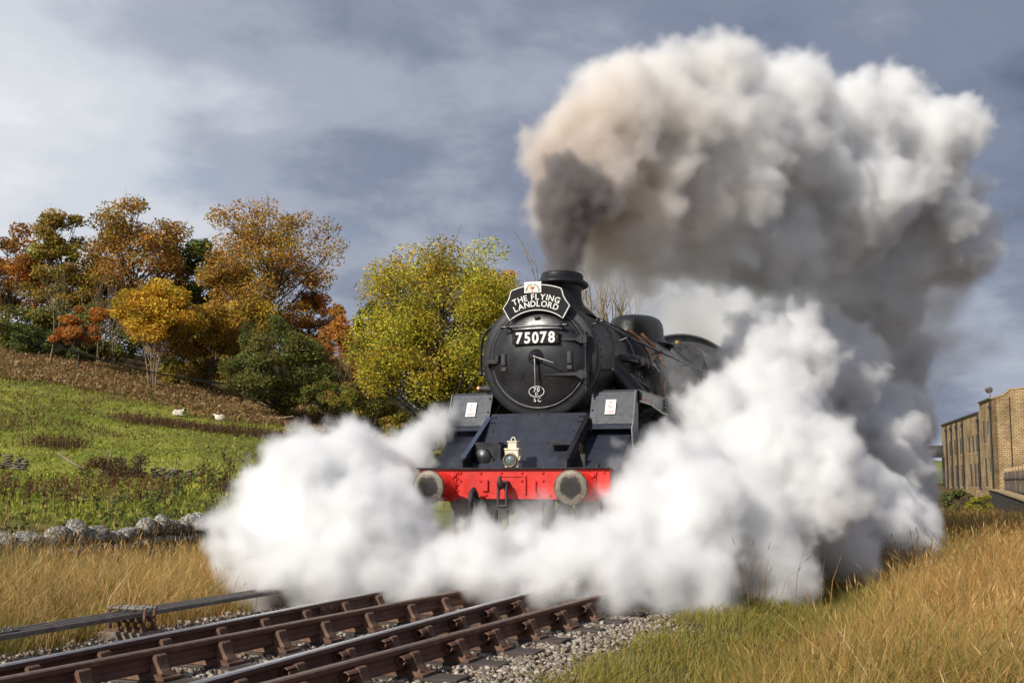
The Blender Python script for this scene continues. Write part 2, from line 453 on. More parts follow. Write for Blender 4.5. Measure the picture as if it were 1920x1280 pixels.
RT = empty('railway_turnout', W(0, 0, 0), -TH)
tag(RT, 'rusty railway turnout with four bullhead rails on dark timber sleepers', 'railway track')
V0, V1 = -13.0, 60.0
def bull(hw=.035):
    return [(-.022, 0), (-.034, -.008), (-.035, -.034), (-.026, -.046), (-.010, -.052), (-.009, -.098), (-.026, -.106), (-.033, -.116), (-.033, -.138), (-.026, -.145),
            (.026, -.145), (.033, -.138), (.033, -.116), (.026, -.106), (.009, -.098), (.010, -.052), (.026, -.046), (.035, -.034), (.034, -.008), (.022, 0)]
def uB(v): return -.39 + .0665 * (v + 7.8)
def uD(v): return uB(v) + 1.503
def uA(v): return -.753 + 0 * v
def uC(v): return .753 + 0 * v
def rail(fu, mat, v0, v1, nseg=14):
    prof = bull(); k = len(prof); vs_ = np.linspace(v0, v1, nseg + 1)
    V = np.array([(fu(v) + a, v, b) for v in vs_ for a, b in prof])
    F = [[i * k + j, i * k + (j + 1) % k, (i + 1) * k + (j + 1) % k, (i + 1) * k + j] for i in range(nseg) for j in range(k)]
    F += [list(range(k)), [nseg * k + j for j in range(k - 1, -1, -1)]]
    b = MB(); b.add(V, F); return b.build('rail', MATS[mat], RT)
rail(uA, 'rail_polished', V0, V1); rail(uC, 'rail_polished', V0, V1)
rail(uB, 'rail_dull', V0, 11, 8); rail(uD, 'rail_dull', V0, 11, 8)

# sleepers and chairs
sl_v = [-5.85, -5.12, -4.45, -3.72, -2.93, -2.2] 
sl_v = [(-5.85 - .71 * k) for k in range(9, 0, -1)] + sl_v + [-2.2 + .71 * k for k in range(1, 24)]
sl_mesh = {}
def chair_mesh():
    b = MB()
    # cast base with sloping ends
    b.prism([(-.19, -.19), (.19, -.19), (.19, -.172), (.10, -.148), (-.10, -.148), (-.19, -.172)], -.10, .10, 'xz')
    # near jaw: tall wedge with a rounded back; far jaw: lower
    for s_, top in ((1, -.035), (-1, -.03)):
        b.prism([(s_ * .045, -.150), (s_ * .165, -.166), (s_ * .125, -.12), (s_ * .098, -.07), (s_ * .09, top - .008), (s_ * .078, top), (s_ * .066, top), (s_ * .05, -.07)], -.055, .055, 'xz')
    for x, y in ((.15, .07), (.15, -.07), (-.15, .07)):
        b.cyl((x, y, -.172), (x, y, -.145), .016, n=8)
    return b.mesh('chair')
def key_mesh():
    b = MB(); a = np.linspace(.5, 2 * math.pi + .1, 14); R_, r_ = .034, .024      # rolled spring key: an open coil
    V = []
    for yy in (-.095, .095):
        for t in a: V.append((R_ * math.cos(t), yy, R_ * math.sin(t)))
        for t in a[::-1]: V.append((r_ * math.cos(t), yy, r_ * math.sin(t)))
    k = len(a) * 2
    F = [[i, (i + 1) % k, (i + 1) % k + k, i + k] for i in range(k)]
    for o in (0, k):
        for i in range(len(a) - 1): F.append([o + i, o + i + 1, o + k - 2 - i, o + k - 1 - i])
    b.add(np.array(V), F); return b.mesh('key')
CH, KY = chair_mesh(), key_mesh()
for i, v in enumerate(sl_v):
    uR = uD(v) + .42 + rng.uniform(-.04, .05); uL = -1.35 + rng.uniform(-.05, .05)
    if v > 4: uR = max(uR, 1.4)
    b = MB(); b.box((0, 0, 0), (uR - uL, .262, .14), bev=.006)
    link_mesh('sleeper', b.mesh('sleeper'), MATS['sleeper_timber'], RT, ((uR + uL) / 2, v, -.262 + rng.uniform(-.004, .003)), (0, 0, rng.uniform(-.012, .012)))
    for fu, outer in ((uA, -1), (uB, -1), (uC, 1), (uD, 1)):
        if fu in (uB, uD) and (v > 9 or (v < -12.0)): continue
        if outer == 1 and fu is uC and v < -10.5: continue
        if fu is uB and v < -10.5: continue
        c = link_mesh('chair', CH, MATS['chair_rust'], RT, (fu(v), v + rng.uniform(-.015, .015), 0), (0, 0, (0 if fu in (uA, uC) else -.066) + (0 if outer == 1 else math.pi)))
        link_mesh('key', KY, MATS['key_rust'], c, (.062, rng.uniform(-.085, -.05), -.078), (0, rng.uniform(-.5, .5), 0))
# fishplate on the left outer rail
b = MB()
for sx in (-1, 1):
    b.box((-.753 + sx * .028, -3.15, -.073), (.018, .46, .075), bev=.004)
    for k in range(4): b.cyl((-.753 + sx * .035, -3.33 + k * .12, -.073), (-.753 + sx * .06, -3.33 + k * .12, -.073), .014, n=8)
b.build('fishplate', MATS['chair_rust'], RT)

# ballast: crushed stone, one joined mass
def stones(n, pos, size, cols, flat=.7):
    base = np.array([(1, 0, 0), (-1, 0, 0), (0, 1, 0), (0, -1, 0), (0, 0, 1), (0, 0, -1), (.62, .62, .5), (-.62, .62, -.5), (-.6, -.6, .55), (.6, -.62, -.5)], float)
    hullF = None
    bm = bmesh.new(); [bm.verts.new(p) for p in base]; bmesh.ops.convex_hull(bm, input=bm.verts); bm.verts.index_update()
    base = np.array([v.co[:] for v in bm.verts]); hullF = np.array([[v.index for v in f.verts] for f in bm.faces if len(f.verts) == 3]); bm.free()
    k = len(base)
    jit = base[None] * (1 + rng.uniform(-.32, .25, (n, k, 1)))
    q = rng.normal(size=(n, 4)); q /= np.linalg.norm(q, axis=1)[:, None]; w, x, y, z = q.T
    R = np.stack([np.stack([1 - 2 * (y * y + z * z), 2 * (x * y - z * w), 2 * (x * z + y * w)], 1), np.stack([2 * (x * y + z * w), 1 - 2 * (x * x + z * z), 2 * (y * z - x * w)], 1),
                  np.stack([2 * (x * z - y * w), 2 * (y * z + x * w), 1 - 2 * (x * x + y * y)], 1)], 1)
    sc_ = np.stack([rng.uniform(.8, 1.25, n), rng.uniform(.7, 1.1, n), rng.uniform(.5, .85, n)], 1)
    P = np.einsum('nij,nkj->nki', R, jit * sc_[:, None]) * size[:, None, None]
    P[:, :, 2] *= flat
    V = (P + pos[:, None]).reshape(-1, 3)
    F = (hullF[None] + (np.arange(n) * k)[:, None, None]).reshape(-1, 3)
    return V, F, np.repeat(cols, k, axis=0)
nb = 52000
bu = rng.uniform(-2.3, 3.3, nb); bv = np.concatenate([rng.uniform(-9, -1, int(nb * .72)), rng.uniform(-1, 9, nb - int(nb * .72))])
slv = np.array(sl_v); nearest = np.abs(bv[:, None] - slv[None]).min(1)
on_sl = (nearest < .145) & (bu > -1.4) & (bu < uD(bv) + .45) & (rng.random(nb) > .06)
keep = (bu < 2.22 + rng.normal(0, .15, nb) + .06 * bv.clip(0, 9) + .12 * np.sin(bv * 1.7)) & (bu > -1.95 + rng.normal(0, .12, nb)) & ~on_sl
bu, bv = bu[keep], bv[keep]
bx_ = PX0 + bu * CT + bv * ST; by_ = PY0 - bu * ST + bv * CT
bz = ground_z(bx_, by_) + rng.uniform(-.004, .03, len(bu))
pal = np.array([(.30, .25, .19), (.24, .19, .14), (.40, .35, .29), (.16, .12, .09), (.33, .29, .26), (.46, .41, .35), (.22, .15, .10)])
cc = pal[rng.choice(len(pal), len(bu), p=[.25, .2, .15, .12, .13, .08, .07])] * rng.uniform(.8, 1.15, (len(bu), 1))
Vb, Fb, Cb = stones(len(bu), np.stack([bx_, by_, bz], 1), rng.uniform(.017, .036, len(bu)), cc)
mat_attr('ballast_stone', rough=.9, nscale=40, spec=.2)
tag(link_mesh('ballast', mesh_np('ballast', Vb, [Fb], Cb), MATS['ballast_stone']), 'pale crushed stone ballast between and beside the rails', 'ballast', kind='stuff')

# point rodding on its stool
mat_noise('rod_steel', [(.3, (.10, .085, .07)), (.6, (.19, .165, .14)), (.8, (.27, .235, .20))], scale=11, rough=.7, metal=.15, bump=.2, bscale=60)
mat_noise('old_concrete', [(.3, (.12, .085, .065)), (.6, (.22, .17, .135)), (.8, (.30, .25, .2))], scale=9, rough=.95, bump=.6, bscale=50)
PR = empty('point_rodding', W(-1.9, -4.6, 0), -TH); tag(PR, 'grey steel point rods running beside the left rail', 'point rodding')
def rod_u(k): return -.12 + k * .08
for k in range(4):
    b = MB(); z0 = -.015
    b.prism([(-.017, -.02), (.017, -.02), (.017, .012), (.011, .02), (-.011, .02), (-.017, .012)], -9, 9, 'xz', (rod_u(k), 0, z0))
    r_ = b.build('rod', MATS['rod_steel'], PR)
    if k < 3:
        b = MB()
        for q in range(5): b.cyl((rod_u(k), -1.75 + q * .09 - k * .06, z0 + .018), (rod_u(k), -1.75 + q * .09 - k * .06, z0 + .042), .011, n=7)
        b.box((rod_u(k), -1.57 - k * .06, z0 + .024), (.03, .5, .009)); b.build('joint_bolts', MATS['rod_steel'], r_)
ST_ = empty('rodding_stool', W(-1.9, -4.6, -.25), -TH); tag(ST_, 'rusty roller stool on a concrete block carrying the point rods', 'rod support')
b = MB(); b.box((0, 0, .045), (.48, .30, .09), bev=.012); b.box((0, 0, -.08), (.40, .24, .2)); b.build('concrete_block', MATS['old_concrete'], ST_)
for y in (-.07, .07):
    b = MB()
    for sx in (-1, 1):
        b.tube([(sx * .185, y, .09), (sx * .175, y, .16), (sx * .185, y, .29)], [.022, .016, .014], 8)
    b.box((0, y, .10), (.42, .04, .02)); b.build('bracket', MATS['chair_rust'], ST_)
    b = MB(); b.cyl((-.2, y, .285), (.2, y, .285), .014, n=8)
    for k in range(5): b.cyl((rod_u(k) - .055, y, .285), (rod_u(k) - .03, y, .285), .021, n=10)
    b.build('top_roller', MATS['rod_steel'], ST_)
    b = MB()
    for k in range(4):
        b.cyl((rod_u(k) - .02, y, .19), (rod_u(k) + .02, y, .19), .026, n=12); b.tube([(rod_u(k) + .035, y, .10), (rod_u(k) + .04, y, .15), (rod_u(k) + .035, y, .20)], .012, 6)
    b.build('bottom_roller', MATS['chair_rust'], ST_)
# ------------------------------------------------------------------ steam locomotive
mat_noise('black_paint', [(.3, (.009, .009, .011)), (.6, (.016, .016, .018)), (.8, (.03, .028, .026))], scale=4, rough=.36, rvar=.14, bump=.06, bscale=30, spec=.5)
mat_noise('black_gloss', [(.3, (.008, .008, .010)), (.7, (.018, .017, .017))], scale=3, rough=.3, rvar=.08, bump=.02, bscale=14, spec=.55)
mat_noise('smokebox_black', [(.3, (.008, .008, .009)), (.55, (.015, .015, .017)), (.8, (.032, .03, .029))], scale=6, rough=.48, rvar=.15, bump=.15, bscale=45, spec=.4)
mat_noise('plate_black', [(.3, (.020, .023, .034)), (.6, (.032, .036, .050)), (.8, (.052, .056, .07))], scale=7, rough=.46, rvar=.12, bump=.10, bscale=60, spec=.45, nrough=.7)
mat_noise('edge_blue', [(.3, (.03, .04, .075)), (.7, (.06, .075, .13))], scale=6, rough=.35)
mat_noise('beam_red', [(.3, (.46, .012, .008)), (.6, (.62, .022, .012)), (.85, (.64, .06, .04))], scale=5, rough=.42, rvar=.12, bump=.06, bscale=50)
mat_noise('bright_steel', [(.3, (.09, .085, .085)), (.7, (.20, .19, .185))], scale=12, rough=.42, metal=.7, rvar=.1)
mat_noise('dark_iron', [(.3, (.018, .016, .015)), (.7, (.05, .045, .04))], scale=14, rough=.6, bump=.2, bscale=60)
mat_noise('copper', [(.3, (.34, .13, .05)), (.6, (.55, .24, .10)), (.85, (.62, .33, .17))], scale=10, rough=.38, metal=.85, rvar=.12)
mat_noise('brass', [(.3, (.30, .19, .05)), (.7, (.52, .36, .12))], scale=14, rough=.4, metal=.8)
mat_noise('white_paint', [(.3, (.66, .65, .60)), (.7, (.80, .79, .75))], scale=10, rough=.5)
mat_noise('cream_paint', [(.25, (.42, .34, .23)), (.5, (.66, .59, .46)), (.8, (.74, .68, .56))], scale=14, rough=.5, bump=.15, bscale=60)
mat_noise('red_print', [(.3, (.55, .02, .02)), (.7, (.65, .04, .03))], scale=8, rough=.5)
mat_noise('orange_print', [(.3, (.45, .16, .03)), (.7, (.55, .22, .05))], scale=8, rough=.5)
mat_noise('green_print', [(.3, (.02, .05, .03)), (.7, (.03, .07, .04))], scale=8, rough=.5)
mat_noise('grey_lining', [(.3, (.45, .43, .36)), (.7, (.55, .53, .46))], scale=8, rough=.5)
mat_noise('rubber', [(.3, (.010, .010, .010)), (.7, (.03, .028, .027))], scale=12, rough=.65, bump=.2, bscale=50)
mat_noise('board_black', [(.3, (.004, .004, .004)), (.7, (.008, .008, .008))], scale=6, rough=.6, spec=.2)
mat_noise('edge_grey', [(.3, (.16, .15, .16)), (.7, (.28, .26, .27))], scale=8, rough=.45)
mat_noise('bezel_brass', [(.3, (.14, .10, .05)), (.7, (.30, .22, .11))], scale=14, rough=.45, metal=.6)
def buffer_face():
    m, n, out = new_mat('buffer_steel')
    b = n.nodes.new('ShaderNodeBsdfPrincipled'); link(n, b.outputs[0], out.inputs[0])
    t = n.nodes.new('ShaderNodeTexCoord'); mp = n.nodes.new('ShaderNodeMapping'); mp.inputs['Scale'].default_value = (1, 0, 1); link(n, t.outputs['Object'], mp.inputs[0])
    ln = n.nodes.new('ShaderNodeVectorMath'); ln.operation = 'LENGTH'; link(n, mp.outputs[0], ln.inputs[0])
    x = noise_node(n, 13, 5, .6); a = n.nodes.new('ShaderNodeMath'); a.operation = 'MULTIPLY_ADD'; a.inputs[1].default_value = .09; link(n, x.outputs['Fac'], a.inputs[0]); link(n, ln.outputs['Value'], a.inputs[2])
    r = ramp(n, a.outputs[0], [(.135, (.018, .017, .016)), (.165, (.035, .032, .03)), (.175, (.15, .13, .10)), (.225, (.24, .21, .165)), (.245, (.11, .09, .07))])
    x2 = noise_node(n, 45, 5, .7); r2 = ramp(n, x2.outputs['Fac'], [(.3, (.55, .5, .45)), (.7, (1.25, 1.22, 1.2))])
    mm = n.nodes.new('ShaderNodeMix'); mm.data_type = 'RGBA'; mm.blend_type = 'MULTIPLY'; mm.inputs[0].default_value = 1; link(n, r.outputs[0], mm.inputs[6]); link(n, r2.outputs[0], mm.inputs[7])
    link(n, mm.outputs[2], b.inputs['Base Color']); b.inputs['Roughness'].default_value = .55; b.inputs['Metallic'].default_value = .35
    p = n.nodes.new('ShaderNodeBump'); p.inputs['Strength'].default_value = .3; p.inputs['Distance'].default_value = .01; link(n, x2.outputs['Fac'], p.inputs['Height']); link(n, p.outputs[0], b.inputs['Normal'])
buffer_face()
M = MATS
LO = empty('steam_locomotive', W(0, 0, 0), -TH)
tag(LO, 'black steam locomotive with red buffer beam standing amid white steam', 'locomotive')
BZ = 2.70                                   # boiler centre line
def rivet(b, p, r=.021, axis='y', n=8):
    pr = [(1e-4, -r * .9), (r * .6, -r * .72), (r, 0)]
    b.lathe(pr, n, p, axis)

# --- buffer beam
b = MB(); b.box((0, .02, 1.095), (2.40, .04, .352), bev=.004); bb = b.build('buffer_beam', M['beam_red'], LO)
b = MB()
for u in np.linspace(-.50, .50, 6): 
    rivet(b, (u * 1.3, 0, 1.225)); rivet(b, (u * 1.3, 0, 1.135))
for u in (-.80, -.745):
    for z in (1.23, 1.16, 1.09, 1.02, .96): rivet(b, (u + .06, 0, z)); rivet(b, (-u - .06, 0, z))
for u in (-1.13, -1.04, -.95, .95, 1.04, 1.13):
    for z in (1.23, .96): rivet(b, (u, 0, z))
for u in (-.48, -.32, .32, .48): rivet(b, (u, 0, .965))
b.build('rivets', M['beam_red'], bb)
b = MB(); b.box((0, .0, 1.282), (2.42, .10, .016)); b.build('beam_angle', M['black_paint'], LO)
b = MB(); b.box((-.17, -.012, 1.08), (.025, .03, .20)); b.box((.17, -.012, 1.08), (.025, .03, .20)); b.box((0, -.006, 1.19), (.36, .014, .016)); b.box((.30, -.02, 1.07), (.012, .02, .13)); b.box((-.33,-.018,1.08),(.07,.03,.13)); b.build('draw_plate', M['beam_red'], LO)

def make_buffer(u):
    o = empty('buffer', (u, 0, 1.06), 0, LO)
    b = MB(); b.lathe([(1e-4, -.500), (.07, -.503), (.14, -.500), (.187, -.492), (.2, -.48), (.2, -.466), (.188, -.458), (.07, -.44), (.045, -.42), (.045, -.36), (.045, -.2)], 40, axis='y'); b.build('buffer_head', M['buffer_steel'], o)
    b = MB(); b.lathe([(.05, -.37), (.10, -.37), (.115, -.36), (.12, -.12), (.15, -.04), (.17, -.03), (.17, 0)], 28, axis='y'); b.box((0, -.012, 0), (.34, .024, .34), bev=.006)
    h = b.build('buffer_housing', M['beam_red'], o)
    b = MB()
    for a in (-1, 1):
        for c in (-1, 1): b.cyl((a * .135, -.05, c * .135), (a * .135, -.02, c * .135), .022, n=6)
    b.build('bolts', M['beam_red'], h)
for u in (-.868, .868): make_buffer(u)

# --- drawhook, hoses
b = MB(); b.tube([(-.07, .0, 1.09), (-.07, -.12, 1.09), (-.07, -.2, 1.07), (-.07, -.235, 1.10), (-.07, -.23, 1.16), (-.07, -.21, 1.19)], [.035, .035, .04, .035, .025, .012], 10)
b.box((-.07, -.05, 1.09), (.09, .1, .09), bev=.01); dh = b.build('drawhook', M['dark_iron'], LO)
b = MB()
for s_ in (-.05, .05): b.tube([(-.07 + s_, -.12, 1.11), (-.06 + s_, -.17, 1.06), (-.05 + s_, -.2, .98), (-.05 + s_, -.2, .84)], .017, 8)
b.tube([(-.11, -.2, .84), (.01, -.2, .84)], .02, 8); b.tube([(-.12,-.2,.80),(-.12,-.2,.62),(-.05,-.2,.56),(.02,-.2,.62),(.02,-.2,.8)],.017,8); b.build('screw_coupling', M['dark_iron'], dh)
b = MB(); P = [(-.42, -.02, .86), (-.42, -.10, .98), (-.42, -.17, 1.03), (-.425, -.22, 1.0), (-.43, -.24, .9), (-.44, -.25, .75), (-.455, -.24, .62), (-.48, -.2, .52)]
b.tube(P, [.032, .032, .033, .033, .033, .034, .034, .034], 12)
vh = b.build('vacuum_hose', M['rubber'], LO)
b = MB()
for t in np.linspace(.88, .56, 14): b.lathe([(.034, -.006), (.039, 0), (.034, .006)], 12, (-.43 - (.9 - t) * .08, -.245, t))
b.build('hose_ribs', M['rubber'], vh)
b = MB(); b.tube([(.42, -.02, .86), (.42, -.08, .90), (.42, -.13, .86), (.42, -.14, .7), (.40, -.12, .55)], .025, 10); b.build('heating_hose', M['rubber'], LO)
b = MB(); b.tube([(-.56, .05, .93), (-.58, .02, .70), (-.6, .0, .55)], [.02, .02, .016], 8); b.build('drain_rod', M['dark_iron'], LO)
for s_ in (-1, 1):
    b = MB(); b.prism([(.0, .93), (.14, .93), (.10, .55), (.02, .16), (-.05, .14), (.0, .55)], s_ * .77 - .012, s_ * .77 + .012, 'yz', (0, .12, 0)); b.build('guard_iron', M['dark_iron'], LO)
    b = MB(); b.box((s_ * 1.10, -.03, .74), (.03, .02, .34)); b.box((s_ * 1.02, -.06, .58), (.2, .1, .02)); b.build('front_step', M['dark_iron'], LO)

# --- front platform and sloping plates
b = MB(); b.box((0, .20, 1.278), (2.38, .38, .018)); b.build('front_platform', M['plate_black'], LO)
b = MB(); b.prism([(.30, 1.285), (1.06, 1.99), (1.40, 1.99), (1.40, 1.96), (1.075, 1.96), (.32, 1.265)], -.635, .635, 'yz'); ap = b.build('apron_plate', M['plate_black'], LO)
b = MB()
for s_ in (-1, 1):
    for v, z in ((1.0, 1.945), (.93, 1.88)): rivet(b, (s_ * .56, v - .02, z), .014); rivet(b, (s_ * .60, v - .02, z), .014)
    rivet(b, (s_ * .53, .80, 1.76), .013); rivet(b, (s_ * .53, .64, 1.61), .013)
rivet(b, (0, 1.02, 1.965), .012)
b.build('rivets', M['plate_black'], ap)
for s_ in (-1, 1):
    # main frame ahead of the cylinders, sloping top edge with a flange
    fp = MB(); fp.prism([(.04, 1.286), (.04, 1.36), (.10, 1.42), (1.00, 1.93), (1.10, 1.96), (1.12, 1.286)], s_ * .655 - .014, s_ * .655 + .014, 'yz'); fr = fp.build('frame_plate', M['black_paint'], LO)
    b = MB(); b.prism([(.085, 1.405), (.105, 1.43), (1.0, 1.945), (1.0, 1.925)], s_ * .655 - .03, s_ * .655 + .03, 'yz'); b.build('frame_edge', M['edge_blue' if s_ < 0 else 'black_paint'], fr)
    # upper plate carrying the warning sign, leaning back
    b = MB(); b.prism([(.95, 1.775), (1.01, 1.84), (1.19, 2.25), (1.22, 2.262), (1.22, 2.24), (1.205, 2.235), (1.03, 1.84), (.975, 1.775)], min(s_ * .672, s_ * 1.225), max(s_ * .672, s_ * 1.225), 'yz'); up = b.build('upper_front_plate', M['plate_black'], LO)
    b = MB(); b.box((s_ * .95, 1.0, 1.838), (.54, .006, .006)); 
    for z, v in ((2.20, 1.155), (2.02, 1.075), (1.86, 1.005)): rivet(b, (s_ * .70, v, z), .012)
    b.build('seam', M['black_paint'], up)
    # side cheek with pale edge
    b = MB(); b.prism([(1.0, 1.55), (.945, 1.775), (1.0, 1.84), (1.185, 2.26), (1.28, 2.28), (1.28, 1.55)], s_ * 1.235 - .008, s_ * 1.235 + .008, 'yz'); ck = b.build('side_cheek', M['plate_black'], LO)
    b = MB(); b.tube([(s_ * 1.238, 1.0, 1.50), (s_ * 1.238, .94, 1.775), (s_ * 1.238, .998, 1.84), (s_ * 1.238, 1.18, 2.26)], .008, 6); b.build('edge_strip', M['edge_grey'], ck)
    # lower inclined plate below the overhang
    b = MB(); b.prism([(1.22, 1.80), (.36, 1.285), (.36, 1.27), (1.24, 1.79)], min(s_ * .672, s_ * 1.20), max(s_ * .672, s_ * 1.20), 'yz'); b.build('lower_front_plate', M['plate_black'], LO)
    # little step shelf on the apron
    b = MB(); b.box((s_ * .47, .50, 1.60), (.32, .20, .014)); b.box((s_ * .47, .41, 1.585), (.32, .012, .03)); b.box((s_ * .60, .52, 1.53), (.012, .14, .14), rx=.0)
    for k in range(3): rivet(b, (s_ * (.40 + .06 * k), .405, 1.588), .009)
    b.build('step_shelf', M['black_paint'], LO)
    # warning sign: white enamel plate, red figure and lightning
    lean = math.atan2(.18, .41)
    sg = empty('warning_sign', (s_ * .935, 1.092, 2.053), 0, LO); sg.rotation_euler = (-lean, 0, 0)
    b = MB(); b.box((0, -.006, 0), (.135, .008, .205), bev=.002); b.build('sign_plate', M['white_paint'], sg)
    b = MB(); 
    b.prism([(-.010, .07), (-.004, .08), (.006, .08), (.012, .07), (.008, .055), (-.006, .055)], -.0115, -.0100, 'xz')
    b.box((0, -.0108, .044), (.075, .0016, .005))
    b.prism([(-.004, .034), (.006, .034), (-.020, .006), (.032, .004), (-.012, -.036), (.012, -.004), (-.036, -.004)], -.0115, -.0100, 'xz')
    b.box((0, -.0108, -.065), (.105, .0016, .008)); b.box((0, -.0108, -.083), (.105, .0016, .008))
    b.build('sign_print', M['red_print'], sg)
# black box standing in for a recess's shade, round cover left of lamp
b = MB(); b.box((-.46, .62, 1.44), (.36, .42, .30), bev=.01); bx = b.build('recess_shade_box', M['black_paint'], LO)
b = MB(); b.lathe([(1e-4, .36), (.10, .365), (.115, .38), (.12, .42)], 24, (-.52, 0, 1.42), 'y'); b.box((-.40,.40,1.36),(.05,.03,.10)); b.build('round_cover', M['black_paint'], bx)
# brass washer and bracket on the right frame, pocket on the plate
b = MB(); b.lathe([(.045, 0), (.055, .006), (.06, .012), (.06, 0)], 20, (.672, .62, 1.52), 'x', (1, 1, 1.25)); b.build('frame_boss', M['brass'], LO)
b = MB(); b.lathe([(1e-4, .02), (.02, .018), (.03, 0)], 14, (.672, .62, 1.52), 'x'); b.cyl((.672, .42, 1.37), (.682, .42, 1.37), .012, n=10); b.cyl((.672,.72,1.62),(.69,.72,1.62),.012,n=8); b.build('frame_bolts', M['dark_iron'], LO)
b = MB(); b.box((.76, .40, 1.37), (.075, .03, .17), bev=.01); b.box((.76, .38, 1.28), (.10, .06, .05), bev=.008); b.build('lamp_iron', M['dark_iron'], LO)
b = MB(); b.box((-.01, .12, 1.36), (.05, .012, .14)); b.build('lamp_iron', M['dark_iron'], LO)
b = MB(); b.tube([(1.0, .18, 1.29), (1.0, .18, 1.33)], .03, 10); b.tube([(1.08, .2, 1.29), (1.08, .2, 1.35)], .02, 8); b.build('oil_cups', M['dark_iron'], LO)

# --- smokebox
R = .78
b = MB(); b.lathe([(.60, 1.075), (.632, 1.062), (.640, 1.062), (.648, 1.078), (.70, 1.083), (.755, 1.093), (.775, 1.105), (.782, 1.125), (.782, 1.19), (.772, 1.20), (.772, 3.02), (.74, 3.05)], 96, (0, 0, BZ), 'y'); sb = b.build('smokebox', M['smokebox_black'], LO)
b = MB()
for a in np.arange(0, 2 * math.pi, 2 * math.pi / 46):
    for v in (1.27, 1.235): 
        c, s_ = math.cos(a), math.sin(a)
        p = np.array([.772 * c, v + (0 if v > 1.25 else 0), BZ + .772 * s_])
        if v > 1.25: b.cyl(p, p + np.array([.012 * c, 0, .012 * s_]), .013, .008, 7)
    p = np.array([.772 * c, 2.95, BZ + .772 * s_]); b.cyl(p, p + np.array([.012 * c, 0, .012 * s_]), .013, .008, 7)
b.build('rivets', M['smokebox_black'], sb)
b = MB(); b.lathe([(.634, 1.062), (.637, 1.055), (.643, 1.055), (.646, 1.064)], 96, (0, 0, BZ), 'y'); b.build('bright_rim', M['bright_steel'], sb)
b = MB(); b.lathe([(.7805, 1.118), (.785, 1.124), (.785, 1.132), (.7805, 1.138)], 96, (0, 0, BZ), 'y'); b.build('outer_rim', M['grey_lining'] if False else M['bright_steel'], sb)
# door: dished pressing with raised rim
dr = [(1e-4, .935), (.08, .936), (.20, .943), (.32, .957), (.43, .978), (.52, 1.004), (.565, 1.022), (.585, 1.034), (.60, 1.042), (.612, 1.043), (.618, 1.052), (.618, 1.08)]
b = MB(); b.lathe(dr, 96, (0, 0, BZ), 'y'); do = b.build('smokebox_door', M['black_gloss'], LO)
def door_v(u, z):
    r = math.hypot(u, z - BZ); return float(np.interp(r, [p[0] for p in dr[:-2]], [p[1] for p in dr[:-2]]))
b = MB(); b.lathe([(.105, .94), (.10, .925), (.05, .91), (.04, .89), (.03, .86), (1e-4, .855)], 24, (0, 0, BZ), 'y'); b.build('dart_boss', M['black_gloss'], do)
b = MB(); b.tube([(0, .87, BZ), (.01, .86, BZ - .02), (.02, .85, BZ - .36)], [.017, .015, .010], 10); b.sphere((.02, .85, BZ - .365), .016, 8, 6); b.build('dart_handle', M['bright_steel'], do)
b = MB(); b.tube([(0, .845, BZ), (.02, .84, BZ - .008), (.27, .82, BZ - .095)], [.017, .015, .010], 10); b.sphere((.27, .82, BZ - .095), .015, 8, 6); b.build('dart_handle', M['bright_steel'], do)
# hinge straps, vertical hinge bar
b = MB(); b.prism([(.30, 2.925), (.52, 2.925), (.585, 2.965), (.62, 2.965), (.62, 2.86), (.585, 2.86), (.52, 2.895), (.30, 2.905)], .955, 1.0, 'xz'); b.box((.645, .985, 2.91), (.07, .09, .13), bev=.012); b.build('hinge_strap', M['black_gloss'], do)
b = MB(); b.prism([(.10, 2.475), (.52, 2.488), (.585, 2.52), (.62, 2.52), (.62, 2.40), (.585, 2.41), (.52, 2.452), (.10, 2.465)], .935, .985, 'xz'); b.box((.645, .985, 2.46), (.07, .09, .11), bev=.012); b.build('hinge_strap', M['black_gloss'], do)
b = MB(); b.cyl((.645, .985, 2.33), (.645, .985, 3.0), .019, n=12)
for z in (2.36, 2.41, 2.53, 2.83, 2.985): b.cyl((.645, .985, z - .018), (.645, .985, z + .018), .034, n=12)
b.build('hinge_bar', M['black_gloss'], LO)
b = MB(); b.cyl((.645, .985, 2.26), (.645, .985, 2.33), .010, n=8); b.build('hinge_pin', M['dark_iron'], LO)
# door clamp on the left, lamp irons
b = MB(); b.box((-.60, 1.01, 2.665), (.16, .05, .07), bev=.01); b.cyl((-.68, 1.08, 2.64), (-.68, .97, 2.64), .035, n=14); b.box((-.54, .99, 2.70), (.05, .04, .1), bev=.008); b.build('door_clamp', M['black_gloss'], LO)
for u in (-.445, .437):
    b = MB(); v = door_v(u, 2.68) - .02
    b.box((u, v, 2.685), (.06, .022, .15), bev=.008); b.box((u, v + .015, 2.56), (.07, .03, .055), bev=.006); b.box((u, v - .014, 2.70), (.028, .01, .11)); b.build('lamp_iron', M['dark_iron'], do)
b = MB(); b.box((0, 1.0, 3.16), (.055, .02, .15)); b.box((0, .985, 3.215), (.07, .05, .02)); b.box((0, .992, 3.10), (.065, .03, .03), bev=.005); b.build('lamp_iron', M['dark_iron'], do)
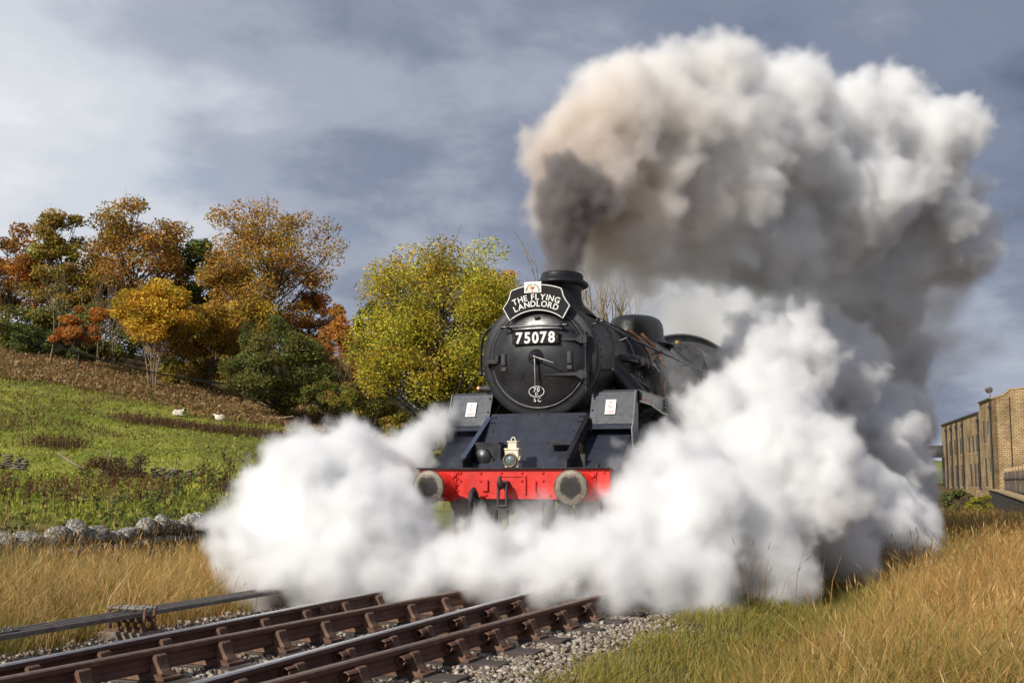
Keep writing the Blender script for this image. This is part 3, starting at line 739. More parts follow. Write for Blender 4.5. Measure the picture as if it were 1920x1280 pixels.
# door handrail with turned knobs
b = MB(); b.cyl((-.445, .90, 3.093), (.43, .90, 3.093), .017, n=12)
for u in (-.36, .34):
    b.sphere((u, .90, 3.093), .03, 12, 8); b.cyl((u, .90, 3.093), (u, 1.0, 3.08), .014, n=8)
for u in (-.445, .425): b.lathe([(.018, -.015), (.026, 0), (.018, .015)], 12, (u, .90, 3.093), 'x')
b.build('door_handrail', M['black_gloss'], do)
def put_text(txt, size, parent, mat, c, name='lettering', bold=0.0, ext=.003, space=1.0, sx=1.0, rx=math.pi / 2):
    V, F = text_mesh(txt, size, ext, bold, space)
    V[:, 0] *= sx
    b = MB(); b.add(V, F); return b.build(name, M[mat], parent, c, (rx, 0, 0))
# number plate
npv = .915
b = MB(); b.box((.005, npv, 2.945), (.625, .022, .168), bev=.006); nb_ = b.build('number_plate', M['board_black'], do)
b = MB()
for u in (-.28, .29): b.cyl((u, npv - .018, 2.945), (u, npv, 2.945), .013, n=8)
b.build('bolts', M['black_paint'], nb_)
b = MB(); x0 = -.215
for i, ch in enumerate('75078'):
    V, F = text_mesh(ch, .192, .004, .0062)
    V[:, 0] -= (V[:, 0].min() + V[:, 0].max()) / 2; V[:, 1] -= (V[:, 1].min() + V[:, 1].max()) / 2
    V[:, 0] *= .92; V[:, 0] += x0 + .108 * i + .005
    b.add(V, F)
b.build('numerals', M['white_paint'], nb_, (0, npv - .013, 2.945), (math.pi / 2, 0, 0))
# shed plate: oval ring, 70 / D inside, S C below
b = MB(); a = np.linspace(0, 2 * math.pi, 41)[:-1]; zc_ = 2.262; v = door_v(0, zc_) - .012
k = 40; V = []
for dv in (0, -.008):
    for rx_, rz_ in ((.104, .070), (.097, .063)):
        for t in a: V.append((rx_ * math.cos(t), v + dv, zc_ + rz_ * math.sin(t)))
F = [[2 * k + i, 2 * k + (i + 1) % k, 3 * k + (i + 1) % k, 3 * k + i] for i in range(k)] + [[i, (i + 1) % k, 2 * k + (i + 1) % k, 2 * k + i] for i in range(k)] + [[k + i, k + (i + 1) % k, 3 * k + (i + 1) % k, 3 * k + i] for i in range(k)]
b.add(np.array(V), F); b.build('shed_plate', M['white_paint'], do)
put_text('70', .078, do, 'white_paint', (0, v - .006, zc_ + .020), bold=.0003, space=1.2)
put_text('D', .05, do, 'white_paint', (0, v - .006, zc_ - .032), bold=.0003)
put_text('SC', .072, do, 'white_paint', (0, door_v(0, 2.165) - .006, 2.156), bold=.0004, space=1.5)

# --- chimney (long double pattern)
cp = [(.46, 3.36), (.40, 3.43), (.335, 3.475), (.29, 3.53), (.262, 3.62), (.258, 3.70), (.262, 3.755), (.275, 3.775), (.335, 3.785), (.352, 3.80), (.350, 3.825), (.325, 3.85), (.290, 3.865), (.278, 3.93), (.272, 3.955), (.255, 3.96), (.235, 3.955), (.23, 3.7), (.22, 3.5)]
b = MB(); b.lathe(cp, 56, (0, 2.12, 0), 'z', (1, 1.35, 1)); chm = b.build('chimney', M['smokebox_black'], LO)
b = MB()
for t in (.3, 1.2, 2.0, 2.9): b.cyl((.278 * math.cos(-t), 2.12 + .375 * math.sin(-t), 3.91), (.29 * math.cos(-t), 2.12 + .39 * math.sin(-t), 3.91), .012, n=8)
b.build('bolts', M['smokebox_black'], chm)
# saddle
b = MB(); b.prism([(-.60, 1.0), (.60, 1.0), (.60, 1.7), (.50, 1.98), (.42, 2.10), (-.42, 2.10), (-.50, 1.98), (-.60, 1.7)], 1.42, 2.75, 'xz'); b.build('saddle', M['black_paint'], LO)
# --- boiler, firebox, cab
b = MB(); b.lathe([(.70, 3.0), (.80, 3.02), (.815, 4.6), (.86, 6.0), (.885, 7.7), (.885, 8.0)], 72, (0, 0, BZ), 'y'); bo = b.build('boiler', M['black_paint'], LO)
for v in (3.06, 3.9, 5.1, 6.3, 7.6):
    r = float(np.interp(v, [3.02, 4.6, 6.0, 7.7], [.80, .815, .86, .885]))
    b = MB(); b.lathe([(r, v - .035), (r + .007, v - .03), (r + .007, v + .03), (r, v + .035)], 72, (0, 0, BZ), 'y'); b.build('cladding_band', M['black_gloss'], bo)
fbx = [(-.98, 1.7), (.98, 1.7), (1.0, 2.6), (.97, 3.2), (.88, 3.45), (.70, 3.58), (.3, 3.63), (-.3, 3.63), (-.70, 3.58), (-.88, 3.45), (-.97, 3.2), (-1.0, 2.6)]
b = MB(); b.prism(fbx, 7.9, 10.3, 'xz'); fb_ = b.build('firebox', M['black_paint'], LO)
b = MB(); b.tube([(-.25, 8.9, 3.6), (-.25, 8.9, 3.78)], .06, 12); b.tube([(.25, 8.9, 3.6), (.25, 8.9, 3.78)], .06, 12); b.build('safety_valves', M['brass'], fb_)
roof = [(1.34 * math.sin(t), 2.62 + 1.43 * math.cos(t)) for t in np.linspace(-1.12, 1.12, 25)]
roof = [(x, max(z, 0)) for x, z in roof]
cabp = [(-1.34, 1.5), (1.34, 1.5), (1.36, 2.6)] + [(x * 1.02, z) for x, z in roof[::-1]] + [(-1.36, 2.6)]
b = MB(); b.prism(cabp, 10.3, 10.36, 'xz'); b.build('cab_front', M['black_paint'], LO)
n_ = len(roof); V = [(x * s2, v, z + dz) for v in (10.15, 12.6) for dz, s2 in ((0.02, 1.03), (-.02, 1.0)) for x, z in roof]
F = []
for i in range(n_ - 1):
    F += [[i, i + 1, 2 * n_ + i + 1, 2 * n_ + i], [n_ + i, n_ + i + 1, 3 * n_ + i + 1, 3 * n_ + i], [i, i + 1, n_ + i + 1, n_ + i], [2 * n_ + i, 2 * n_ + i + 1, 3 * n_ + i + 1, 3 * n_ + i]]
b = MB(); b.add(np.array(V), F, True); b.build('cab_roof', M['smokebox_black'], LO)
for s_ in (-1, 1):
    b = MB(); b.box((s_ * 1.35, 11.3, 2.0), (.03, 2.0, 1.2)); b.box((s_ * 1.35, 10.45, 2.9), (.03, .3, .7)); b.box((s_ * 1.35, 12.2, 2.9), (.03, .25, .7)); b.box((s_*1.35,11.3,3.2),(.03,2.0,.12)); b.build('cab_side', M['black_paint'], LO)
# dome: long, low, rounded
dp = [(.62, 3.44), (.53, 3.485), (.475, 3.54), (.455, 3.62), (.452, 3.72), (.44, 3.80), (.40, 3.875), (.32, 3.92), (.2, 3.942), (1e-4, 3.95)]
b = MB(); b.lathe(dp, 48, (0, 6.55, 0), 'z', (1, 1.5, 1)); b.build('dome', M['smokebox_black'], LO)

# --- running plate, valance with red lining
for s_ in (-1, 1):
    b = MB(); b.box((s_ * 1.02, 5.75, 2.27), (.5, 9.0, .018)); rp = b.build('running_plate', M['plate_black'], LO)
    b = MB(); b.prism([(1.28, 2.262), (10.2, 2.262), (10.2, 2.06), (2.6, 2.06), (2.2, 2.10), (1.9, 2.135), (1.28, 2.135)], s_ * 1.262 - .008, s_ * 1.262 + .008, 'yz'); va = b.build('valance', M['black_gloss'], LO)
    b = MB(); b.box((s_ * 1.272, 1.62, 2.168), (.004, .66, .012)); b.build('red_lining', M['red_print'], va)
    b = MB(); b.tube([(s_ * 1.268, 1.28, 2.128), (s_ * 1.268, 1.9, 2.128), (s_ * 1.268, 2.2, 2.094), (s_ * 1.268, 2.6, 2.054), (s_ * 1.268, 5.5, 2.054)], .010, 6); b.build('edge_strip', M['grey_lining'], va)
    b = MB()
    for k in range(3): b.cyl((s_ * 1.268, 2.72, 2.22 - k * .055), (s_ * 1.285, 2.72, 2.22 - k * .055), .022, n=10)
    b.build('bolts', M['dark_iron'], va)
    b = MB(); b.box((s_ * 1.272, 1.33, 2.2), (.012, .05, .10)); 
    for k in range(3): rivet(b, (s_ * 1.28, 1.33, 2.165 + k * .035), .01)
    b.build('corner_angle', M['plate_black'], va)
    # handrail on the smokebox side, then along the boiler
    su = s_ * 1.0
    b = MB()
    b.tube([(su * .70, 1.32, 3.18), (su * .80, 1.33, 3.12), (su * .875, 1.35, 3.02), (su * .905, 1.36, 2.88), (su * .905, 1.37, 2.55)], .019, 10)
    b.cyl((su * .905, 1.37, 2.545), (su * .74, 1.37, 2.545), .016, n=10); b.sphere((su * .905, 1.37, 2.545), .036, 12, 8); b.sphere((su * .71, 1.32, 3.185), .03, 12, 8)
    b.build('smokebox_handrail', M['black_gloss'], LO)
    b = MB(); b.tube([(su * .74, 1.42, 3.20), (su * .80, 1.9, 3.14), (su * .83, 3.0, 3.10), (su * .90, 5.2, 3.08), (su * .95, 8.0, 3.06), (su * 1.03, 10.2, 3.05)], .018, 10)
    for v, uu, zz_ in ((1.45, .745, 3.198), (2.6, .822, 3.11), (4.4, .873, 3.09), (6.3, .92, 3.072), (8.4, .965, 3.06)):
        b.sphere((su * uu, v, zz_), .033, 12, 8); b.cyl((su * uu, v, zz_), (su * (uu - .16), v, zz_ - .05), .013, n=8)
    b.build('boiler_handrail', M['black_gloss'], LO)
    # steam pipe from smokebox down to the cylinder
    b = MB(); b.tube([(su * .60, 2.15, 2.60), (su * .74, 2.15, 2.56), (su * .88, 2.15, 2.42), (su * 1.04, 2.15, 2.24), (su * 1.15, 2.15, 2.05)], [.15, .145, .14, .135, .13], 18); b.build('steam_pipe', M['black_gloss'], LO)
    # cylinder, slide bars, wheels
    b = MB(); b.lathe([(1e-4, 1.45), (.20, 1.45), (.30, 1.48), (.32, 1.5), (.36, 1.52), (.36, 2.5), (.3, 2.55), (1e-4, 2.55)], 28, (s_ * 1.06, 0, .95), 'y'); b.lathe([(1e-4, 1.38), (.17, 1.4), (.20, 1.45), (.20, 2.55), (1e-4, 2.6)], 24, (s_ * 1.0, 0, 1.42), 'y'); b.build('cylinder', M['black_paint'], LO)
    b = MB(); b.box((s_ * 1.06, 3.3, .95), (.07, 1.6, .05)); b.box((s_ * 1.06, 3.3, 1.12), (.09, 1.5, .04)); b.box((s_ * 1.06, 5.0, .86), (.05, 3.6, .10)); b.build('connecting_rod', M['bright_steel'], LO)
    for v, r in ((.95, .457), (2.85, .457), (4.6, .864), (6.65, .864), (8.75, .864)):
        w_ = MB(); w_.lathe([(r - .07, -.065), (r - .02, -.07), (r, -.05), (r, .05), (r + .03, .07), (r + .03, .085), (r - .07, .085)], 40, (s_ * .715, v, r), 'x', (-s_, 1, 1))
        wh = w_.build('wheel', M['bright_steel'], LO)
        w_ = MB()
        for a in np.arange(0, 2 * math.pi, 2 * math.pi / (10 if r < .5 else 16)): w_.tube([(s_ * .715, v, r), (s_ * .715, v + (r - .06) * math.cos(a), r + (r - .06) * math.sin(a))], [.04, .028], 6)
        w_.cyl((s_ * .63, v, r), (s_ * .8, v, r), .12, n=16); w_.build('spokes', M['black_paint'], wh)
    b = MB(); b.box((s_ * .62, 6.2, 1.15), (.03, 9.6, .55)); b.build('main_frame', M['black_paint'], LO)
# ejector pipe with fittings on the right, copper pipes and clack
b = MB(); b.tube([(.70, 2.36, 2.80), (.82, 2.40, 2.80), (.90, 2.48, 2.79), (.92, 2.62, 2.78), (.93, 3.1, 2.76), (.94, 3.55, 2.74)], .058, 14)
for v in (2.62, 2.95, 3.2): b.cyl((.93, v - .03, 2.77), (.93, v + .03, 2.77), .085, n=14)
b.build('ejector_pipe', M['black_gloss'], LO)
b = MB(); b.cyl((.96, 3.5, 2.74), (.96, 3.9, 2.73), .10, n=14); b.cyl((.98, 3.72, 2.5), (.98, 3.72, 2.90), .06, n=12); b.box((.98, 3.62, 2.60), (.16, .22, .16), bev=.02)
b.cyl((.96, 3.95, 2.73), (.96, 4.0, 2.73), .13, n=16); b.cyl((1.0, 3.6, 2.86), (1.0, 3.6, 2.93), .035, n=10); b.tube([(.96, 3.7, 2.5), (.95, 3.7, 2.38), (.98, 3.75, 2.28)], .04, 10); b.build('ejector', M['dark_iron'], LO)
b = MB(); b.tube([(.84, 2.5, 2.6), (.9, 2.8, 2.52), (.94, 3.2, 2.46), (.95, 3.5, 2.38)], .014, 8); b.tube([(.86, 3.1, 2.62), (.9, 3.3, 2.45), (1.0, 3.4, 2.3)], .018, 8); b.build('small_pipes', M['bright_steel'], LO)
for s_ in (-1, 1):
    b = MB(); P = [(s_ * .50, 5.0, 3.42)] + [(s_ * (.845) * math.sin(t), 5.0 - .02 * i, BZ + .845 * math.cos(t)) for i, t in enumerate(np.linspace(.72, 1.75, 10))] + [(s_ * .86, 4.8, 2.40), (s_ * .88, 4.8, 2.28)]
    P = np.array(P); P[0] = (s_ * .42, 5.15, 3.46); b.tube(P, .028, 10); b.build('feed_pipe', M['copper'], LO)
    b = MB(); P = [(s_ * (.835) * math.sin(t), 4.1 , BZ + .835 * math.cos(t)) for i, t in enumerate(np.linspace(.55, 1.35, 9))]; b.tube(P, .022, 8); b.build('oil_pipe', M['copper'], LO)
# left fitting seen below the left handrail
b = MB(); b.cyl((-.80, 1.75, 2.38), (-.98, 1.75, 2.38), .055, n=12); b.cyl((-.98, 1.75, 2.38), (-1.06, 1.75, 2.38), .035, n=10); b.tube([(-.97, 1.75, 2.36), (-.97, 1.75, 2.27)], .02, 8); b.build('snifting_valve', M['dark_iron'], LO)
b = MB(); b.cyl((-1.06, 1.75, 2.38), (-1.09, 1.75, 2.38), .045, n=10); b.build('valve_cap', M['copper'], LO)

# --- headboard hung on the top lamp iron
HB = empty('headboard', W(0, 0, 0), -TH); tag(HB, 'black shaped headboard lettered in white hung on the smokebox', 'headboard')
def arc(r, a0, a1, n, zc): return [(r * math.sin(t), zc + r * math.cos(t)) for t in np.linspace(a0, a1, n)]
zc_ = BZ + .02
half = .405
inner = arc(.60, -.64, .64, 15, zc_)
outer = arc(.915, -.375, .375, 11, zc_)
def outline(g):
    i = arc(.585, -.655, .655, 15, zc_); o = arc(.915, -.375, .375, 11, zc_)
    L = [(-.448, 3.345), (-.395, 3.42), (-.365, 3.475), (-.352, 3.53)]
    return i[::-1] + L + o + [(-x, z) for x, z in L[::-1]]
ol = np.array(outline(0))
HV = .955
b = MB(); b.prism([tuple(p) for p in ol], HV, HV + .02, 'xz'); bd = b.build('board', M['board_black'], HB)
c0 = ol.mean(0); k = len(ol)
nrm = np.roll(ol, -1, 0) - np.roll(ol, 1, 0); nrm = np.stack([nrm[:, 1], -nrm[:, 0]], 1); nrm /= np.linalg.norm(nrm, axis=1)[:, None]
if np.sum((ol - c0) * nrm) > 0: nrm = -nrm
inn = ol + nrm * .0075; outp = ol - nrm * .003
V = [(p[0], HV - .006, p[1]) for p in outp] + [(p[0], HV - .006, p[1]) for p in inn] + [(p[0], HV + .024, p[1]) for p in outp] + [(p[0], HV - .0005, p[1]) for p in inn]
F = [[i, (i + 1) % k, k + (i + 1) % k, k + i] for i in range(k)] + [[i, (i + 1) % k, 2 * k + (i + 1) % k, 2 * k + i] for i in range(k)] + [[k + i, k + (i + 1) % k, 3 * k + (i + 1) % k, 3 * k + i] for i in range(k)]
b = MB(); b.add(np.array(V), F); b.build('border', M['white_paint'], HB)
def arc_text(txt, size, r, zc, mat, parent, v, bold=.0, track=1.0, name='lettering', a_off=0.0, width=None):
    b = MB(); adv = []; glyph = []
    for ch in txt:
        if ch == ' ': adv.append(size * .36); glyph.append(None); continue
        V, F = text_mesh(ch, size, .003, bold)
        x0, x1 = V[:, 0].min(), V[:, 0].max(); V[:, 0] -= (x0 + x1) / 2; glyph.append((V, F)); adv.append((x1 - x0) + size * .13 * track)
    if width: adv = [a + (width - sum(adv)) / len(adv) for a in adv]
    tot = sum(adv); s_ = -tot / 2
    for g, a in zip(glyph, adv):
        if g is not None:
            t = (s_ + a / 2) / r + a_off; V = g[0]
            x = V[:, 0]; y = V[:, 1] + r; 
            b.add(np.stack([x * math.cos(t) + y * math.sin(t), v - V[:, 2], zc - x * math.sin(t) + y * math.cos(t)], 1), g[1])
        s_ += a
    return b.build(name, M[mat], parent)
arc_text('THE FLYING', .106, .752, zc_, 'white_paint', HB, HV - .003, bold=.0016, width=.665)
arc_text('LANDLORD', .106, .664, zc_, 'white_paint', HB, HV - .003, bold=.0016, width=.625)
b = MB(); b.box((-.04, HV - .010, 3.60), (.23, .012, .145), bev=.003); bg_ = b.build('badge', M['white_paint'], HB)
arc_text('TIMOTHY TAYLOR', .030, .083, 3.555, 'green_print', bg_, HV - .016, bold=.001, track=.5, name='badge_lettering').location = (-.04, 0, 0)
b = MB(); b.lathe([(1e-4, -.002), (.028, -.002), (.03, 0)], 14, (-.045, HV - .016, 3.595), 'y', (1.1, 1, .8)); b.box((-.045, HV - .017, 3.56), (.012, .002, .045)); b.box((-.045, HV - .017, 3.541), (.13, .002, .006)); b.build('badge_emblem', M['orange_print'], bg_)

# --- oil lamp standing on the front platform
OL = empty('oil_lamp', W(-.01, .10, 1.287), -TH); tag(OL, 'cream painted oil headlamp with round lens on the front platform', 'lamp')
b = MB(); b.box((0, 0, .105), (.17, .16, .21), bev=.008); b.box((.03, 0, .10), (.15, .17, .012)); lb = b.build('lamp_body', M['cream_paint'], OL)
b = MB(); b.box((0, 0, .222), (.19, .17, .025), bev=.006); b.box((.0, 0, .268), (.11, .11, .075), bev=.006); b.box((0, 0, .312), (.13, .13, .018), bev=.004); b.build('lamp_chimney', M['cream_paint'], OL)
b = MB(); b.tube([(-.03, 0, .318), (-.03, 0, .345), (-.015, 0, .365), (.005, 0, .365), (.02, 0, .345), (.02, 0, .318)], .007, 8); b.build('lamp_handle', M['cream_paint'], OL)
b = MB(); b.lathe([(.085, -.082), (.085, -.115), (.079, -.12), (.070, -.118), (.068, -.10)], 28, (-.01, 0, .09), 'y'); bz_ = b.build('lens_bezel', M['bezel_brass'], OL)
m_, n2, out2 = new_mat('lamp_glass'); pb = n2.nodes.new('ShaderNodeBsdfPrincipled'); link(n2, pb.outputs[0], out2.inputs[0]); pb.inputs['Base Color'].default_value = (.16, .20, .20, 1); pb.inputs['Roughness'].default_value = .06; pb.inputs['Metallic'].default_value = .35
b = MB(); b.lathe([(1e-4, -.125), (.03, -.121), (.055, -.110), (.069, -.098)], 24, (-.01, 0, .09), 'y'); b.build('lens', M['lamp_glass'], bz_)
b = MB(); b.cyl((.085, -.03, .12), (.10, -.03, .12), .03, n=12); b.box((.08, 0, .17), (.03, .03, .012)); b.box((-.075, -.083, .19), (.02, .006, .02)); b.build('lamp_fittings', M['cream_paint'], OL)
# ------------------------------------------------------------------ plants: helpers
_Ys = np.geomspace(7, 700, 900)
def hit(px, py):
    """where a measured direction meets the ground"""
    P = np.array([at(px, py, Y) for Y in _Ys]); g = ground_z(P[:, 0], P[:, 1])
    i = np.argmax(P[:, 2] < g) if np.any(P[:, 2] < g) else len(_Ys) - 1
    p = P[i].copy(); p[2] = g[i]; return p
def on_ground(px, Y, dz=0.0):
    x = (px - 960) / FPX * Y * 1.0
    x = at(px, 900, Y)[0]
    return np.array([x, Y, gz(x, Y) + dz])
def blades(P, h, w, lean, cols, twist=None, mid=.55):
    """arched grass blades: two-segment tapering strips"""
    n = len(P); a = rng.uniform(0, 2 * math.pi, n) if twist is None else twist
    s = np.stack([np.cos(a), np.sin(a), np.zeros(n)], 1) * (w / 2)[:, None]
    L = np.concatenate([lean, np.zeros((n, 1))], 1) * h[:, None]
    up = np.array([0, 0, 1.0]) * h[:, None]
    sq = np.sqrt(np.clip(1 - (lean ** 2).sum(1) * .5, .25, 1))[:, None]
    pm = P + up * mid * (.5 + .5 * sq) + L * (mid ** 2); pt = P + up * sq + L
    V = np.stack([P - s, P + s, pm - s * .8, pm + s * .8, pt], 1).reshape(-1, 3)
    b = (np.arange(n) * 5)[:, None]
    return V, b + np.array([[0, 1, 3, 2]]), b + np.array([[2, 3, 4]]), np.repeat(cols, 5, axis=0), pt, pm
def leafquads(P, size, cols, up=.3, asp=.55):
    n = len(P); d = rng.normal(size=(n, 3)); d[:, 2] *= .7; d /= np.linalg.norm(d, axis=1)[:, None]
    e = rng.normal(size=(n, 3)); e -= d * (e * d).sum(1)[:, None]; e /= np.linalg.norm(e, axis=1)[:, None]
    s = size[:, None]
    V = np.stack([P - d * s, P + e * s * asp, P + d * s, P - e * s * asp], 1).reshape(-1, 3)
    return V, (np.arange(n) * 4)[:, None] + np.array([[0, 1, 2, 3]]), np.repeat(cols, 4, axis=0)
class Join:
    def __init__(s): s.V = []; s.F = {}; s.C = []; s.n = 0
    def add(s, V, C, *Fs):
        for f in Fs: s.F.setdefault(f.shape[1], []).append(f + s.n)
        s.V.append(V); s.C.append(C); s.n += len(V)
    def obj(s, name, mat, parent=None, loc=None):
        me = mesh_np(name, np.vstack(s.V), [np.vstack(f) for f in s.F.values()], np.vstack(s.C))
        return link_mesh(name, me, mat, parent, loc)
def pick(pal, n, p=None, var=.15):
    pal = np.array(pal); c = pal[rng.choice(len(pal), n, p=p)]
    return c * (1 + rng.normal(0, var, (n, 1))).clip(.5, 1.5) * (1 + rng.normal(0, .05, (n, 3)))
mat_attr('grass_blade', rough=.75, trans=.35, spec=.2)
mat_attr('leaf', rough=.7, trans=.35, spec=.2)
GOLD = [(.50, .33, .11), (.58, .42, .17), (.42, .25, .07), (.62, .48, .23), (.36, .19, .05), (.20, .20, .04)]
GOLDP = [.27, .22, .2, .14, .09, .08]

def meadow(j, x, y, hmin, hmax, pal, p, wscale=1.0, bias=(.05, 0), leanv=.35, heads=.25, hmul=None, cmix=None):
    n = len(x); P = np.stack([x, y, ground_z(x, y) - .02], 1)
    h = rng.uniform(hmin, hmax, n) * (hmul if hmul is not None else 1.0)
    w = rng.uniform(.0035, .0095, n) * wscale * np.where(rng.random(n) < .12, 1.9, 1.0)
    fa = fbm(x, y, 1.6, 77, 3) * 12.6; fm = .55 * fbm(x, y, .9, 78, 2)
    ln = np.stack([rng.normal(bias[0], leanv, n) + fm * np.cos(fa), rng.normal(bias[1], leanv, n) + fm * np.sin(fa)], 1)
    c = pick(pal, n, p) * (.72 + .56 * fbm(x, y, 2.1, 79, 2))[:, None]
    if cmix is not None: c = c * (1 - cmix[0][:, None]) + pick(cmix[1], n) * cmix[0][:, None]
    V, q, t, C, pt, pm = blades(P, h, w, ln, c); j.add(V, C, q, t)
    k = np.where(rng.random(n) < heads)[0]                    # seed heads
    if len(k):
        d = pt[k] - pm[k]; d /= np.linalg.norm(d, axis=1)[:, None]
        a = rng.uniform(0, 6.28, len(k)); s = np.stack([np.cos(a), np.sin(a), np.zeros(len(k))], 1) * (.007 * (.6 + .4 * wscale if np.isscalar(wscale) else .6 + .4 * wscale[k]))[..., None] if not np.isscalar(wscale) else np.stack([np.cos(a), np.sin(a), np.zeros(len(k))], 1) * .0065 * wscale
        ll = rng.uniform(.05, .12, len(k))[:, None]
        b0 = pt[k] - d * ll
        Vh = np.stack([b0, b0 + d * ll * .4 + s, pt[k] + d * .02, b0 + d * ll * .4 - s], 1).reshape(-1, 3)
        j.add(Vh, np.repeat(c[k] * np.array([1.0, .92, .85]), 4, axis=0), (np.arange(len(k)) * 4)[:, None] + np.array([[0, 1, 2, 3]]))

# --- golden verge left of the line
j = Join(); n = 98000
u = rng.uniform(-7.6, -1.95, n); v = rng.uniform(-8.5, 9, n)
u = u + (rng.random(n) < .25) * rng.normal(0, .1, n)
keep = (u < -2.05 - .25 * fbm(u * 0, v, 1.1, 4)) & ~((np.abs(u + 1.9) < .35) & (np.abs(v + 4.6) < .4)) & ~((u < -6.15) & (u > -6.95)); u, v = u[keep], v[keep]
x = PX0 + u * CT + v * ST; y = PY0 - u * ST + v * CT
hm = .55 + .6 * fbm(x, y, .9, 8) + .2 * sstep(-u, 2.2, 3.2)
hm *= .45 + .55 * sstep(-u, 2.0, 3.1)
meadow(j, x, y, .34, .86, GOLD, GOLDP, .72, (.10, .05), .36, .22, hm, (sstep(fbm(x, y, .8, 12), .52, .72) * .75, [(.15, .17, .03), (.20, .21, .05), (.11, .13, .03)]))
n = 500; u = rng.uniform(-6.2, -3, n); v = rng.uniform(-5, 8, n); x = PX0 + u * CT + v * ST; y = PY0 - u * ST + v * CT
meadow(j, x, y, .75, 1.15, [(.52, .36, .14), (.45, .30, .12)], None, .8, (.1, 0), .16, .9)
n = 9000; u = rng.uniform(-6.5, -2, n); v = rng.uniform(-8, 9, n); x = PX0 + u * CT + v * ST; y = PY0 - u * ST + v * CT
meadow(j, x, y, .12, .35, [(.36, .2, .06), (.45, .24, .06), (.16, .17, .03)], None, 1.0, (.1, 0), .6, 0)
tag(j.obj('dry_grass', MATS['grass_blade']), 'tall golden dry grass between the rails and the stone wall', 'grass', kind='stuff')

# --- right bank: short green turf near the stones, tall golden grass beyond
j = Join()
def bank(n, v0, v1, u1, ws, hmul_=1.0):
    v = rng.uniform(v0, v1, n); u = 2.0 + (u1 - 2.0) * rng.random(n) ** .9
    keep = u > 2.08 + .3 * fbm(u * 0, v, 1.3, 9) + np.clip(v - 2, 0, 20) * .08 - .3 * (rng.random(n) < .08); u, v = u[keep], v[keep]
    x = PX0 + u * CT + v * ST; y = PY0 - u * ST + v * CT
    m = (y > 5.5) & (x / y < .50) & (y < 62) & ((u < 8.0) | (y < 30)); x, y, u, v = x[m], y[m], u[m], v[m]
    tall = sstep(u - 2.2 + 1.1 * (fbm(x, y, .55, 14) - .5) * 2 + np.clip(v, 0, 30) * .05, .8, 2.6)
    tus = fbm(x, y, 2.6, 18, 3); kp = rng.random(len(x)) < .30 + 1.5 * sstep(tus, .34, .62); x, y, u, v, tall, tus = x[kp], y[kp], u[kp], v[kp], tall[kp], tus[kp]
    hm = (.22 + .95 * tall + .25 * (fbm(x, y, 1.2, 15) - .5)) * (.55 + .8 * tus) * (1 - .5 * sstep(y, 26, 42))
    gm = (1 - tall) * .80 + tall * sstep(fbm(x, y, .7, 16), .58, .75) * .6
    ru = sstep(fbm(x, y, .35, 19), .5, .7) * tall
    meadow(j, x, y, .32 * hmul_, .72 * hmul_, [(.50, .30, .10), (.56, .38, .15), (.40, .22, .06), (.60, .44, .20), (.36, .16, .05), (.44, .30, .12)], [.26, .22, .2, .12, .1, .1], ws, (.10, 0), .36, .30, hm.clip(.15, 1.3),
           (np.maximum(gm, 0), [(.19, .23, .035), (.25, .26, .05), (.32, .27, .06), (.14, .18, .03)]))
bank(175000, -9.5, 4, 9.5, .62)
bank(60000, 4, 22, 15, 1.3)
bank(20000, 22, 50, 20, 3.2)
n = 5200; u = rng.uniform(2.5, 9, n); v = rng.uniform(-9, 4, n); x = PX0 + u * CT + v * ST; y = PY0 - u * ST + v * CT; m = y > 5.5
meadow(j, x[m], y[m], .08, .25, [(.36, .2, .06), (.40, .25, .08), (.16, .17, .03)], None, 1.0, (.1, 0), .7, 0)
n = 170; u = 2.6 + np.abs(rng.normal(0, .35, n)); v = rng.uniform(-.8, 4.2, n); x = PX0 + u * CT + v * ST; y = PY0 - u * ST + v * CT
meadow(j, x, y, .45, .85, [(.30, .17, .07), (.36, .22, .09)], None, .8, (.12, 0), .2, .7)
tag(j.obj('bank_grass', MATS['grass_blade']), 'golden and green grass bank on the right of the track', 'grass', kind='stuff')

# --- pasture tufts on the hillside
j = Join(); n = 75000
Y = 24 * (146 / 24) ** rng.random(n); bx = rng.uniform(-.50, -.10, n); x = bx * Y; y = Y
u, v = UV(x, y); m = u < -7.0; x, y = x[m], y[m]
nn = fbm(x, y, .18, 51)
meadow(j, x, y, .05, .15, [(.23, .265, .035), (.32, .33, .05), (.38, .37, .085), (.17, .21, .028)], None, 2.0 + y / 7, (0, 0), .5, 0, (.6 + 1.2 * nn) * (.8 + y / 90),
       (sstep(nn, .56, .72) * .8, [(.20, .19, .05), (.16, .13, .04), (.24, .20, .07)]))
tag(j.obj('pasture_grass', MATS['grass_blade']), 'short bright green pasture grass on the hillside', 'grass', kind='stuff')

